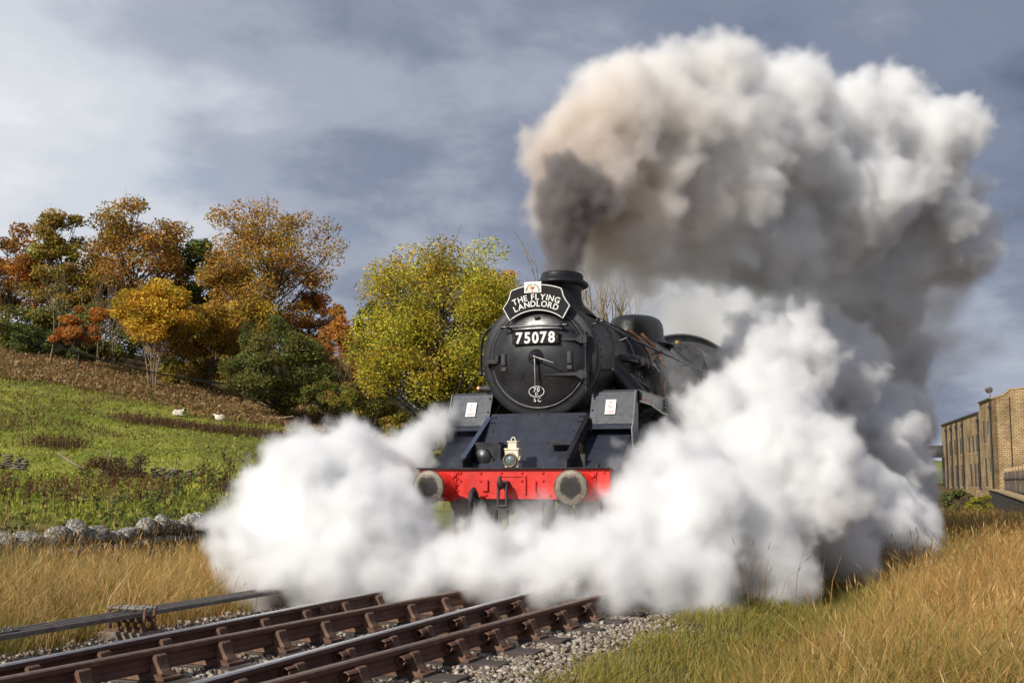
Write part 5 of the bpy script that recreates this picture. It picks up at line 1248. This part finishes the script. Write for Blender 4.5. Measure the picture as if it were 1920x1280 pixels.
# ------------------------------------------------------------------ sheep
mat_attr('fleece', rough=.95, nscale=18, bump=.8, spec=.1)
def sheep(px, py, rz, label, dark):
    p = hit(px, py)
    me = bpy.data.meshes.new('sheep')
    # spine, folded legs, neck, head, ears: one skin
    Vs = [(-.52, 0, .34, .20), (-.36, 0, .38, .29), (-.05, 0, .39, .32), (.24, 0, .41, .29), (.42, 0, .50, .20), (.56, 0, .68, .13), (.66, 0, .76, .115), (.80, 0, .70, .075), (.87, 0, .665, .055),
          (-.32, .24, .16, .12), (-.05, .34, .08, .06), (-.32, -.24, .16, .12), (-.05, -.34, .08, .06), (.30, .20, .14, .09), (.52, .22, .07, .05), (.30, -.20, .14, .09), (.52, -.22, .07, .05),
          (.64, .12, .80, .035), (.62, .22, .78, .02), (.64, -.12, .80, .035), (.62, -.22, .78, .02), (-.62, 0, .26, .06)]
    E = [(0, 1), (1, 2), (2, 3), (3, 4), (4, 5), (5, 6), (6, 7), (7, 8), (1, 9), (9, 10), (1, 11), (11, 12), (3, 13), (13, 14), (3, 15), (15, 16), (6, 17), (17, 18), (6, 19), (19, 20), (0, 21)]
    me.from_pydata([v[:3] for v in Vs], E, [])
    o = bpy.data.objects.new('sheep', me); COL.objects.link(o)
    md = o.modifiers.new('skin', 'SKIN'); me.skin_vertices[0].data.foreach_set('radius', np.array([[v[3], v[3]] for v in Vs], dtype='f').ravel()); me.skin_vertices[0].data[2].use_root = True
    o.modifiers.new('sub', 'SUBSURF').levels = 2
    bpy.context.view_layer.update(); ev = o.evaluated_get(bpy.context.evaluated_depsgraph_get()); m2 = bpy.data.meshes.new_from_object(ev)
    o.modifiers.clear(); o.data = m2; bpy.data.meshes.remove(me); m2.name = 'sheep'
    co = np.empty(len(m2.vertices) * 3, 'f'); m2.vertices.foreach_get('co', co); co = co.reshape(-1, 3)
    c = np.tile(np.array([.72, .66, .55]), (len(co), 1)); hd = (co[:, 0] > .60) & (co[:, 2] > .55)
    c[hd] = (.03, .028, .025) if dark else (.62, .55, .45); c[(co[:, 2] < .1) & (np.abs(co[:, 1]) > .25)] = (.2, .17, .13); c[(co[:, 0] > .86)] = (.05, .04, .04)
    m2.color_attributes.new('col', 'FLOAT_COLOR', 'POINT').data.foreach_set('color', np.concatenate([c, np.ones((len(c), 1))], 1).astype('f').ravel())
    m2.polygons.foreach_set('use_smooth', np.ones(len(m2.polygons), dtype=bool)); m2.materials.clear(); m2.materials.append(MATS['fleece'])
    o.location = p - np.array([0, 0, .03]); o.rotation_euler = (0, 0, rz); o.scale = (1.05,) * 3
    tag(o, label, 'sheep', 'sheep lying in the pasture')
sheep(334, 780, .15, 'white sheep with a black face lying in the pasture', True)
sheep(412, 790, 2.9, 'white sheep with a pale face lying beside the dock stalks', False)

# ------------------------------------------------------------------ stone houses on the right
def masonry(name, c1, c2, mortar, ch=.21, bw=.5):
    m, n, out = new_mat(name)
    b = n.nodes.new('ShaderNodeBsdfPrincipled'); link(n, b.outputs[0], out.inputs[0]); b.inputs['Roughness'].default_value = .9
    t = n.nodes.new('ShaderNodeTexCoord'); s = n.nodes.new('ShaderNodeSeparateXYZ'); link(n, t.outputs['Object'], s.inputs[0])
    ad = n.nodes.new('ShaderNodeMath'); link(n, s.outputs[0], ad.inputs[0]); link(n, s.outputs[1], ad.inputs[1])
    cm = n.nodes.new('ShaderNodeCombineXYZ'); link(n, ad.outputs[0], cm.inputs[0]); link(n, s.outputs[2], cm.inputs[1])
    br = n.nodes.new('ShaderNodeTexBrick'); br.inputs['Scale'].default_value = 1; br.inputs['Brick Width'].default_value = bw; br.inputs['Row Height'].default_value = ch; br.inputs['Mortar Size'].default_value = .02
    br.inputs['Color1'].default_value = (*c1, 1); br.inputs['Color2'].default_value = (*c2, 1); br.inputs['Mortar'].default_value = (*mortar, 1); link(n, cm.outputs[0], br.inputs['Vector'])
    x = noise_node(n, .7, 6, .6); r = ramp(n, x.outputs['Fac'], [(.3, (.45, .42, .38)), (.6, (1.1, 1.08, 1.05))])
    mx = n.nodes.new('ShaderNodeMix'); mx.data_type = 'RGBA'; mx.blend_type = 'MULTIPLY'; mx.inputs[0].default_value = 1; link(n, br.outputs['Color'], mx.inputs[6]); link(n, r.outputs[0], mx.inputs[7]); link(n, mx.outputs[2], b.inputs['Base Color'])
    p = n.nodes.new('ShaderNodeBump'); p.inputs['Strength'].default_value = .8; p.inputs['Distance'].default_value = .04; p.invert = True; link(n, br.outputs['Fac'], p.inputs['Height']); link(n, p.outputs[0], b.inputs['Normal'])
masonry('house_stone', (.54, .39, .20), (.38, .26, .13), (.20, .14, .08), .14, .36)
masonry('dark_wall_stone', (.05, .042, .036), (.035, .03, .027), (.02, .018, .016), .25, .5)
mat_noise('slate', [(.3, (.05, .05, .055)), (.7, (.10, .10, .105))], scale=2, rough=.7)
mat_noise('coping_stone', [(.3, (.30, .2, .10)), (.7, (.46, .33, .18))], scale=2, rough=.9)
mat_noise('downpipe_black', [(.3, (.012, .012, .012)), (.7, (.025, .025, .025))], scale=3, rough=.5)
mat_noise('window_frame', [(.3, (.10, .085, .07)), (.7, (.18, .15, .12))], scale=3, rough=.6)
m_, n2, o2 = new_mat('dark_pane'); pb = n2.nodes.new('ShaderNodeBsdfPrincipled'); link(n2, pb.outputs[0], o2.inputs[0]); pb.inputs['Base Color'].default_value = (.012, .013, .015, 1); pb.inputs['Roughness'].default_value = .3; pb.inputs['Specular IOR Level'].default_value = .15
HA = math.radians(12.35); HP = np.array([35.7, 90.0]); HB0 = .55
def house_local(px):            # distance along the long front that lies in a measured direction
    q = (px - 960) / FPX; X0 = HP[0] - math.tan(HA) * HP[1]; Y = X0 / (q - math.tan(HA)); return (Y - HP[1]) / math.cos(HA)
def house(name, label, y0, y1, depth, ztop, profile, wins, pipes):
    T = empty(name, (HP[0], HP[1], 0), -HA); tag(T, label, 'house')
    th = .3
    # front wall with real openings: build it in strips between windows
    xs = sorted(wins, key=lambda w: w[0]); b = MB()
    ys = sorted(set([y0, y1] + [w[0] for w in wins] + [w[1] for w in wins]))
    for a, c in zip(ys[:-1], ys[1:]):
        op = sorted([(w[2], w[3]) for w in wins if w[0] <= a + 1e-6 and w[1] >= c - 1e-6]); z = HB0 - .6
        for lo, hi in op + [(ztop, ztop)]:
            if lo > z: b.box((th / 2, (a + c) / 2, (z + lo) / 2), (th, c - a, lo - z))
            z = hi
    b.prism(profile, y0, y0 + th, 'xz', (0, 0, 0)); b.box((depth - th / 2, (y0 + y1) / 2, (ztop + HB0 - .6) / 2), (th, y1 - y0 - .02, ztop - HB0 + .58)); b.box((depth / 2, y1 - th / 2, (ztop + HB0 - .6) / 2), (depth - .02, th - .02, ztop - HB0 + .56))
    b.build('wall', MATS['house_stone'], T)
    for w in wins:
        yc, zc, dy, dz = (w[0] + w[1]) / 2, (w[2] + w[3]) / 2, w[1] - w[0], w[3] - w[2]
        b = MB(); f_ = .06
        for s_ in (-1, 1): b.box((.035, yc + s_ * (dy / 2 - f_ / 2), zc), (.05, f_, dz)); b.box((.035, yc, zc + s_ * (dz / 2 - f_ / 2)), (.05, dy - 2 * f_, f_))
        b.box((.037, yc, zc), (.04, .04, dz - 2 * f_)); wn = b.build('window' if dz < 1.9 else 'door', MATS['window_frame'], T)
        b = MB(); b.box((.045, yc, zc), (.02, dy - .02, dz - .02)); b.build('pane', MATS['dark_pane'], wn)
        b = MB(); b.box((-.005, yc, w[2] - .06), (.05, dy + .2, .12)); b.build('sill', MATS['coping_stone'], wn)
    for y in pipes:
        b = MB(); b.tube([(-.09, y, HB0), (-.09, y, ztop - .7)], .07, 8); b.box((-.12, y, ztop - .6), (.2, .3, .25)); b.tube([(-.09, y, ztop - .5), (-.09, y, ztop - .1)], .06, 8); b.build('downpipe', MATS['downpipe_black'], T)
    b = MB(); b.box((depth / 2 - .05, (y0 + y1) / 2, ztop + .06), (depth + .2, y1 - y0 - .7, .12)); b.build('roof', MATS['slate'], T)
    return T
hl = house_local
W_up = [(p - .75, p + .75) for p in [hl(1640 + z / 4.27) for z in (588, 630, 672, 720)]]
def win(zx, w, z0, z1): y = hl(1640 + zx / 4.27); return (y - w / 2, y + w / 2, z0, z1)
far_w = [win(z, 1.1, 3.55, 4.95) for z in (590, 630, 676, 745, 778, 808)] + [win(z, 1.1, .75, 2.65) for z in (592, 634, 680, 752, 785, 812)]
ye = hl(1836)
house('stone_terrace', 'long sandstone terrace front with narrow dark windows and downpipes', ye + .02, hl(1764), 8, 6.6, [(.02, HB0 - .6), (7.98, HB0 - .6), (7.98, 6.6), (.02, 6.6)], far_w, [hl(1640 + z / 4.27) for z in (572, 612, 655, 702, 830)])
near_w = [win(866, 1.0, 4.1, 5.9), win(900, .7, 4.7, 5.8), win(872, 1.0, .8, 3.0), win(905, .6, 1.9, 3.0)]
NB = house('stone_house', 'taller sandstone house with sunlit gable above the dark retaining wall', 0, ye, 11, 7.3, [(.0, HB0 - .6), (11, HB0 - .6), (11, 7.9), (5, 8.05), (2.2, 8.0), (1.35, 7.95), (.85, 7.55), (.0, 7.3)], near_w, [.45])
b = MB(); b.prism([(-.08, 7.3), (.85, 7.56), (1.33, 7.96), (2.2, 8.02), (5, 8.07), (11, 7.92), (11, 8.02), (5, 8.17), (2.2, 8.12), (1.28, 8.06), (.8, 7.66), (-.08, 7.40)], -.06, .36, 'xz'); b.build('coping', MATS['coping_stone'], NB)
b = MB(); b.tube([(1.2, -.09, HB0), (1.2, -.09, 7.4)], .03, 6); b.tube([(2.35, -.09, 3), (2.35, -.09, 7.6)], .05, 6); b.build('cable_run', MATS['downpipe_black'], NB)
# lower gable peeping over the terrace roof
b = MB(); yy = hl(1797); b.prism([(1.0, 6.6), (5.5, 6.6), (3.6, 7.5), (2.9, 7.5)], yy, yy + 6, 'xz'); b.build('roof_gable', MATS['house_stone'], NB)
# satellite dish on the parapet
SD = empty('satellite_dish', (HP[0] + .25 * math.cos(HA) + 2.2 * math.sin(HA), HP[1] - .25 * math.sin(HA) + 2.2 * math.cos(HA), 7.3), .4); tag(SD, 'grey satellite dish on the parapet of the taller house', 'satellite dish')
b = MB(); b.tube([(0, 0, 0), (0, 0, .75)], .04, 8); b.build('mast', MATS['wire_steel'], SD)
b = MB(); b.lathe([(1e-3, 0), (.11, .01), (.21, .04), (.28, .075), (.283, .082), (.2, .05), (.11, .022), (1e-3, .01)], 24, (0, 0, 0), 'x'); b.build('dish', MATS['wire_steel'], SD, (-.1, 0, .8), (0, -.5, .8))
# retaining wall, fence, pergola
def RW(s, off=0.0):            # point along the retaining wall
    return np.array([4.25 + off + .3456 * s, s])
p0, p1 = RW(38), RW(104); ang = math.atan2(*(p1 - p0)[::-1]); L = np.linalg.norm(p1 - p0)
RWo = empty('retaining_wall', (p0[0], p0[1], 0), ang); tag(RWo, 'low dark stone retaining wall below the sandstone houses', 'wall')
b = MB(); b.prism([(0, -1.3), (L, -1.3), (L, .62), (L * .62, .50), (L * .3, .27), (0, .05)], -.45, 0, 'xz'); b.build('wall_face', MATS['dark_wall_stone'], RWo)
b = MB(); b.prism([(0, .05), (L * .3, .27), (L * .62, .50), (L, .62), (L, .72), (L * .62, .60), (L * .3, .37), (0, .15)], -.55, .10, 'xz'); b.build('coping', MATS['coping_stone'], RWo)
# terrace the houses stand on
q0, q1, q2, q3 = RW(40, .5), RW(130, .5), RW(130, 40), RW(40, 40)
b = MB(); V = [(*q0, -.9), (*q1, -.9), (*q2, -.9), (*q3, -.9), (*q0, .05), (*q1, .58), (*q2, .58), (*q3, .05)]
b.add(np.array(V), [[0, 1, 2, 3], [4, 7, 6, 5], [0, 4, 5, 1], [1, 5, 6, 2], [2, 6, 7, 3], [3, 7, 4, 0]]); tag(b.build('yard', MATS['old_concrete']), 'raised yard the stone houses stand on', 'yard', kind='structure')
mat_noise('fence_wood', [(.3, (.07, .055, .045)), (.6, (.12, .095, .075)), (.8, (.17, .14, .11))], scale=4, rough=.9, bump=.3)
F0, F1 = RW(62, .75), RW(86, .75); fl = np.linalg.norm(F1 - F0); fa = math.atan2(*(F1 - F0)[::-1]); FN = empty('timber_fence', (F0[0], F0[1], .25), fa); tag(FN, 'weathered vertical board fence along the top of the retaining wall', 'fence')
n_b = 66; b = MB(); b.box((0, 0, .75), (.20, .022, 1.45)); bdm = b.mesh('board'); bdm.materials.append(MATS['fence_wood'])
for k in range(n_b):
    s = (k + .5) / n_b * fl; 
    if k % 11 == 10: continue
    o = bpy.data.objects.new('board', bdm); COL.objects.link(o); o.parent = FN; o.location = (s, rng.normal(0, .008), rng.normal(.1, .03)); o.rotation_euler = (0, rng.normal(0, .01), 0)
b = MB(); b.box((0, 0, .9), (.14, .14, 1.9)); pm_ = b.mesh('post'); pm_.materials.append(MATS['coping_stone'])
for k in range(0, 9):
    o = bpy.data.objects.new('post', pm_); COL.objects.link(o); o.parent = FN; o.location = (k / 8 * fl, -.1, 0)
b = MB(); b.box((fl / 2, .05, .35), (fl, .05, .1)); b.box((fl / 2, .05, 1.15), (fl, .05, .1)); b.build('rail', MATS['fence_wood'], FN)
PG0 = np.array([HP[0] + 1.6, HP[1] - 6.0]); PG = empty('pergola', (PG0[0], PG0[1], .5), -HA); tag(PG, 'dark timber pergola with curved brace beside the sunlit gable', 'pergola')
for x, y in ((0, 0), (4, 0), (0, 4), (4, 4)):
    b = MB(); b.box((x, y, 1.2), (.14, .14, 2.4)); b.build('post', MATS['fence_wood'], PG)
    b = MB(); b.tube([(x, y, 1.6), (x + (.25 if x == 0 else -.25), y, 2.1), (x + (.8 if x == 0 else -.8), y, 2.36)], .05, 6); b.build('brace', MATS['coping_stone'], PG)
for y in (0, 4):
    b = MB(); b.box((2, y, 2.48), (4.8, .1, .16)); b.build('beam', MATS['fence_wood'], PG)
for k in range(6):
    b = MB(); b.box((k * .8, 2, 2.62), (.07, 4.8, .12)); b.build('rafter', MATS['fence_wood'], PG)
# footbridge girder in the distance
p = at(1738, 846, 118); FB = empty('footbridge', (p[0], p[1], gz(p[0], p[1])), -.25); tag(FB, 'dark iron footbridge girder half hidden by steam left of the terrace', 'bridge')
zb = p[2] - gz(p[0], p[1])
b = MB(); b.box((-1, 0, zb - .35), (7, .3, .5)); b.build('girder', MATS['downpipe_black'], FB)
b = MB(); b.box((-1, 0, zb + .2), (7, .08, .58)); b.box((-1, 0, zb + .52), (7, .14, .08))
b.build('parapet', MATS['dark_iron'], FB)
for x in (-3.8, 2.0):
    b = MB(); b.box((x, 0, zb / 2 - .3), (1.2, 1.4, zb - .6)); b.build('pier', MATS['dark_wall_stone'], FB)
# bushes at the foot of the retaining wall
for px, py, Y, r_, hh, pal, lab in ((1838, 925, 60, .6, .75, [(.50, .40, .03), (.40, .36, .03), (.16, .2, .03)], 'yellow flowering bush at the foot of the retaining wall'), (1802, 930, 62, 1.1, .9, GRN, 'dark green bush against the retaining wall'), (1772, 935, 70, 1.2, .9, OLV + GRN, 'dull weed bush at the far end of the retaining wall'),
                                (1885, 955, 46, 1.0, .55, [(.30, .12, .035), (.36, .17, .05), (.22, .09, .03)], 'rusty willowherb clump before the retaining wall'), (1815, 975, 40, 1.1, .55, [(.32, .14, .04), (.38, .2, .06), (.25, .11, .03)], 'red brown willowherb clump in the golden bank')):
    x = at(px, py, Y)[0]; tree('wayside_bush', lab, (x, Y, gz(x, Y) - .05), hh, r_, hh * .55, hh * .55, 18, 1500, .075, pal, tr=.03, low=-1, cat='bush', twig=3, clr=.34, group='bushes along the right bank')
# ------------------------------------------------------------------ steam and smoke
def puffs(big, gen=(14, 8), fr=(.42, .36), sd=3):
    r_ = np.random.default_rng(sd); out = [np.array(b, float) for b in big]; cur = list(out)
    for g, f in zip(gen, fr):
        nxt = []
        for p in cur:
            n = r_.normal(size=(g, 3)); n /= np.linalg.norm(n, axis=1)[:, None]
            r = p[3] * f * r_.uniform(.6, 1.25, g); c = p[:3] + n * (p[3] * r_.uniform(.8, 1.0, g))[:, None]
            nxt += [np.append(c[i], r[i]) for i in range(g)]
        out += nxt; cur = nxt
    return np.array(out)
def vol_mat(name, dens, col, grad=None, nz=(1.3, .35, .75), aniso=0.0):
    """steam: density from the grid times wandering noise; soot tints it near the chimney"""
    m, n, out = new_mat(name)
    v = n.nodes.new('ShaderNodeVolumePrincipled'); link(n, v.outputs[0], out.inputs['Volume'])
    v.inputs['Density Attribute'].default_value = ''; v.inputs['Anisotropy'].default_value = aniso
    v.inputs['Color'].default_value = (*col, 1)
    a = n.nodes.new('ShaderNodeAttribute'); a.attribute_name = 'density'
    mu = n.nodes.new('ShaderNodeMath'); mu.operation = 'MULTIPLY'; mu.inputs[1].default_value = dens; link(n, a.outputs['Fac'], mu.inputs[0]); d = mu.outputs[0]
    g = n.nodes.new('ShaderNodeNewGeometry')
    if nz:
        x = n.nodes.new('ShaderNodeTexNoise'); x.inputs['Scale'].default_value = nz[0]; x.inputs['Detail'].default_value = 3; x.inputs['Roughness'].default_value = .6; link(n, g.outputs['Position'], x.inputs['Vector'])
        mr = n.nodes.new('ShaderNodeMapRange'); mr.inputs['From Min'].default_value = nz[1]; mr.inputs['From Max'].default_value = nz[2]; mr.inputs['To Min'].default_value = .15; mr.inputs['To Max'].default_value = 1.6; link(n, x.outputs['Fac'], mr.inputs['Value'])
        m2 = n.nodes.new('ShaderNodeMath'); m2.operation = 'MULTIPLY'; link(n, d, m2.inputs[0]); link(n, mr.outputs[0], m2.inputs[1]); d = m2.outputs[0]
    link(n, d, v.inputs['Density'])
    if grad:
        centre, stops, far, ns = grad
        vd = n.nodes.new('ShaderNodeVectorMath'); vd.operation = 'DISTANCE'; vd.inputs[1].default_value = tuple(centre); link(n, g.outputs['Position'], vd.inputs[0])
        y = n.nodes.new('ShaderNodeTexNoise'); y.inputs['Scale'].default_value = ns; y.inputs['Detail'].default_value = 3; link(n, g.outputs['Position'], y.inputs['Vector'])
        ma = n.nodes.new('ShaderNodeMath'); ma.operation = 'MULTIPLY_ADD'; ma.inputs[1].default_value = far * .55; link(n, y.outputs['Fac'], ma.inputs[0]); link(n, vd.outputs['Value'], ma.inputs[2])
        dv = n.nodes.new('ShaderNodeMath'); dv.operation = 'DIVIDE'; dv.inputs[1].default_value = far * 1.27; link(n, ma.outputs[0], dv.inputs[0])
        r = ramp(n, dv.outputs[0], stops); link(n, r.outputs[0], v.inputs['Color'])
    return m
def steam(name, P, mat, vox, band, disp, dscale, label, cat, core=None):
    me = bpy.data.meshes.new(name); me.vertices.add(len(P)); me.vertices.foreach_set('co', P[:, :3].astype('f').ravel())
    me.attributes.new('rad', 'FLOAT', 'POINT').data.foreach_set('value', P[:, 3].astype('f'))
    ob = bpy.data.objects.new(name, me); COL.objects.link(ob); tag(ob, label, cat, kind='stuff')
    g = bpy.data.node_groups.new(name, 'GeometryNodeTree'); g.interface.new_socket('Geometry', in_out='INPUT', socket_type='NodeSocketGeometry'); g.interface.new_socket('Geometry', in_out='OUTPUT', socket_type='NodeSocketGeometry')
    N = g.nodes.new; K = g.links.new; i = N('NodeGroupInput'); o = N('NodeGroupOutput')
    ra = N('GeometryNodeInputNamedAttribute'); ra.data_type = 'FLOAT'; ra.inputs['Name'].default_value = 'rad'
    mp = N('GeometryNodeMeshToPoints'); K(i.outputs[0], mp.inputs[0])
    pv = N('GeometryNodePointsToVolume'); pv.resolution_mode = 'VOXEL_SIZE'; pv.inputs['Voxel Size'].default_value = vox; K(mp.outputs[0], pv.inputs[0]); K(ra.outputs['Attribute'], pv.inputs['Radius'])
    vm = N('GeometryNodeVolumeToMesh'); vm.inputs['Threshold'].default_value = .1; K(pv.outputs[0], vm.inputs[0])
    geo = vm.outputs[0]
    for sc_, am, det in ((dscale * .33, disp * .9, 2), (dscale, disp, 4), (dscale * 2.7, disp * .75, 5)):
        sp = N('GeometryNodeSetPosition'); K(geo, sp.inputs[0])
        no = N('ShaderNodeTexNoise'); no.inputs['Scale'].default_value = sc_; no.inputs['Detail'].default_value = det; no.inputs['Roughness'].default_value = .62
        ma = N('ShaderNodeVectorMath'); ma.operation = 'SUBTRACT'; ma.inputs[1].default_value = (.5, .5, .5); K(no.outputs['Color'], ma.inputs[0])
        mb = N('ShaderNodeVectorMath'); mb.operation = 'SCALE'; mb.inputs['Scale'].default_value = am; K(ma.outputs[0], mb.inputs[0]); K(mb.outputs[0], sp.inputs['Offset']); geo = sp.outputs[0]
    mv = N('GeometryNodeMeshToVolume'); mv.resolution_mode = 'VOXEL_SIZE'; mv.inputs['Voxel Size'].default_value = vox; mv.inputs['Interior Band Width'].default_value = band; mv.inputs['Density'].default_value = 1.0; K(geo, mv.inputs[0])
    sm = N('GeometryNodeSetMaterial'); sm.inputs['Material'].default_value = mat; K(mv.outputs[0], sm.inputs[0]); res = sm.outputs[0]
    if core:
        vc = N('GeometryNodeVolumeToMesh'); vc.inputs['Threshold'].default_value = core[0]; K(mv.outputs[0], vc.inputs[0])
        ss = N('GeometryNodeSetShadeSmooth'); K(vc.outputs[0], ss.inputs[0]); s2 = N('GeometryNodeSetMaterial'); s2.inputs['Material'].default_value = core[1]; K(ss.outputs[0], s2.inputs[0])
        jn = N('GeometryNodeJoinGeometry'); K(s2.outputs[0], jn.inputs[0]); K(res, jn.inputs[0]); res = jn.outputs[0]
    K(res, o.inputs[0]); ob.modifiers.new('steam', 'NODES').node_group = g
    return ob
def big(l): return [list(at(a, b, c)) + [c * r / FPX] for a, b, c, r in l]
left_l = [(600, 1010, 13.6, 120), (480, 1050, 13.3, 80), (700, 1030, 13.2, 105), (555, 900, 14.2, 78), (650, 890, 14.5, 78), (768, 838, 15.2, 52), (790, 1075, 12.9, 60), (885, 1060, 13.0, 62), (440, 990, 13.8, 48), (700, 912, 14.6, 72), (712, 985, 14.2, 80), (640, 1070, 12.9, 70), (820, 790, 15.7, 38), (530, 985, 13.7, 85), (560, 1085, 12.9, 55), (470, 1095, 12.9, 40), (720, 1085, 12.8, 50), (930, 1075, 12.9, 48), (905, 1045, 13.2, 48), (835, 1040, 13.4, 46), (970, 1020, 13.2, 46)]
right_l = [(1130, 1060, 12.9, 80), (1290, 1015, 14, 130), (1270, 890, 15, 85), (1440, 910, 16, 150), (1470, 690, 18.5, 95), (1440, 790, 17.5, 110), (1570, 960, 19, 125), (1600, 820, 22, 120), (1340, 1085, 12.9, 62), (1450, 1065, 14.0, 75), (1340, 800, 17, 75), (1010, 1070, 12.9, 58), (1070, 1040, 13.0, 62), (1200, 960, 14.0, 75), (1560, 700, 21, 95), (1650, 890, 25, 80), (1640, 980, 22, 90), (960, 1040, 13.4, 52), (1220, 850, 15.3, 55), (1560, 1050, 16.5, 65), (1150, 1000, 13.3, 55), (1240, 1085, 12.8, 55), (1640, 730, 25, 85), (1620, 1035, 20, 58), (1690, 790, 27, 50), (1390, 1000, 14.2, 100), (1100, 1105, 12.3, 34), (1010, 1098, 12.5, 40), (1160, 1100, 12.4, 42)]
plume_l = [(1062, 420, 16.7, 55), (1075, 370, 16.9, 80), (1120, 300, 17, 115), (1215, 215, 17.5, 118), (1355, 128, 18, 72), (1290, 330, 18.5, 130), (1470, 250, 19.5, 105), (1600, 235, 21, 95), (1690, 185, 22, 62), (1730, 290, 22, 98), (1560, 390, 21, 135), (1725, 430, 23, 110), (1430, 440, 20, 110), (1630, 540, 23, 120), (1180, 400, 17.5, 100), (1025, 285, 16.8, 48), (1380, 280, 18.6, 110), (1785, 240, 23, 60), (1320, 440, 19, 85), (1230, 470, 18.5, 70), (1140, 470, 17.6, 55), (1120, 160, 17.4, 55), (1780, 480, 24, 60), (1270, 160, 17.6, 60), (1430, 170, 19, 55)]
mid_l = [(1720, 640, 25, 65), (1800, 640, 26, 52), (1850, 638, 26, 36), (1790, 590, 26, 40), (1770, 500, 25, 50), (1640, 650, 24, 85), (1780, 700, 27, 38), (1720, 740, 27, 55), (1690, 930, 27, 45), (1300, 600, 28, 70), (1390, 640, 27, 80), (1350, 720, 20, 55), (1240, 560, 26, 55), (1440, 590, 24, 85), (1490, 540, 22, 90), (1740, 560, 25, 80), (1660, 620, 25, 90), (1560, 620, 24, 95)]
veil_l = [(1150, 520, 19.5, 55), (1180, 500, 18.5, 75), (1260, 540, 19.5, 95), (1350, 560, 27, 105), (1440, 600, 26, 100), (1250, 620, 27, 65), (1310, 690, 19.0, 60), (1390, 690, 22, 75), (1090, 470, 17.2, 45), (1270, 720, 17.5, 70), (1200, 720, 17.0, 30), (1320, 620, 28, 80)]
front_l = [(825, 985, 14.6, 36), (800, 975, 14.8, 34), (960, 965, 13.7, 40), (1020, 945, 13.6, 34), (850, 1000, 13.9, 30), (1120, 930, 13.6, 36), (1010, 985, 13.5, 44), (1165, 880, 14.3, 28), (910, 1010, 13.5, 45), (1085, 960, 13.5, 34), (850, 965, 14.6, 45), (930, 970, 14.6, 45), (1010, 965, 14.4, 45), (880, 1000, 13.9, 40), (1100, 985, 13.8, 45)]
column_l = [(1052, 522, 16.5, 26), (1052, 505, 16.45, 32), (1053, 482, 16.4, 38), (1055, 455, 16.4, 42), (1058, 425, 16.35, 50), (1045, 395, 16.3, 48), (1090, 400, 16.2, 42), (1075, 350, 16.1, 58), (1120, 370, 16.2, 45), (1060, 320, 16.2, 40)]
top = W(0, 2.12, 3.95)
chim_off = top + np.array([0, 0, .9])
vol_mat('steam_white', 17, (.998, .998, .9985), None, None)
vol_mat('steam_thin', 2.4, (.996, .996, .996), None, (1.8, .36, .72))
vol_mat('smoke_plume', 8, (.95, .93, .9), (chim_off, [(.20, (.80, .73, .68)), (.32, (.94, .89, .84)), (.43, (.982, .96, .93)), (.60, (.995, .987, .976)), (.80, (.9985, .996, .992))], 7.4, .9), None)
vol_mat('soot_smoke', 9, (.42, .39, .385), None, None)
vol_mat('smoke_veil', 1.1, (.985, .978, .97), None, (1.0, .35, .75))
GEN, FR = (12, 8), (.42, .38)
GEN3, FR3 = (12, 8, 5), (.42, .38, .36)
steam('cylinder_steam', puffs(big(left_l), GEN3, FR3, sd=3), MATS['steam_white'], .04, .16, .80, 2.6, 'dense white steam cloud billowing over the left side of the track', 'steam')
steam('cylinder_steam', puffs(big(right_l), GEN3, FR3, sd=5), MATS['steam_white'], .045, .18, .90, 2.4, 'dense white steam cloud billowing along the right side of the train', 'steam')
steam('chimney_smoke', puffs(big(plume_l), GEN3, FR3, sd=7), MATS['smoke_plume'], .05, .16, .90, 2.3, 'huge brown and white smoke plume rising from the chimney', 'smoke')
steam('exhaust_smoke', puffs(big(column_l), GEN3, FR3, sd=12), MATS['soot_smoke'], .036, .10, .22, 4.2, 'dark grey sooty smoke column shooting up out of the chimney', 'smoke')
steam('drifting_steam', puffs(big(mid_l), sd=8), MATS['steam_thin'], .09, .5, .7, 1.3, 'ragged thin steam drifting toward the stone terrace', 'steam')
steam('drifting_smoke', puffs(big(veil_l), sd=9), MATS['smoke_veil'], .10, .7, .7, 1.2, 'thin grey smoke veil trailing over the boiler', 'smoke')
steam('front_steam', puffs(big(front_l), sd=10), MATS['steam_thin'], .05, .3, .35, 2.6, 'wispy steam curling around the red buffer beam', 'steam')
print('scene built in', round(time.time() - T0, 1), 's; tris', sum(len(m.loop_triangles) if False else len(m.polygons) for m in bpy.data.meshes))
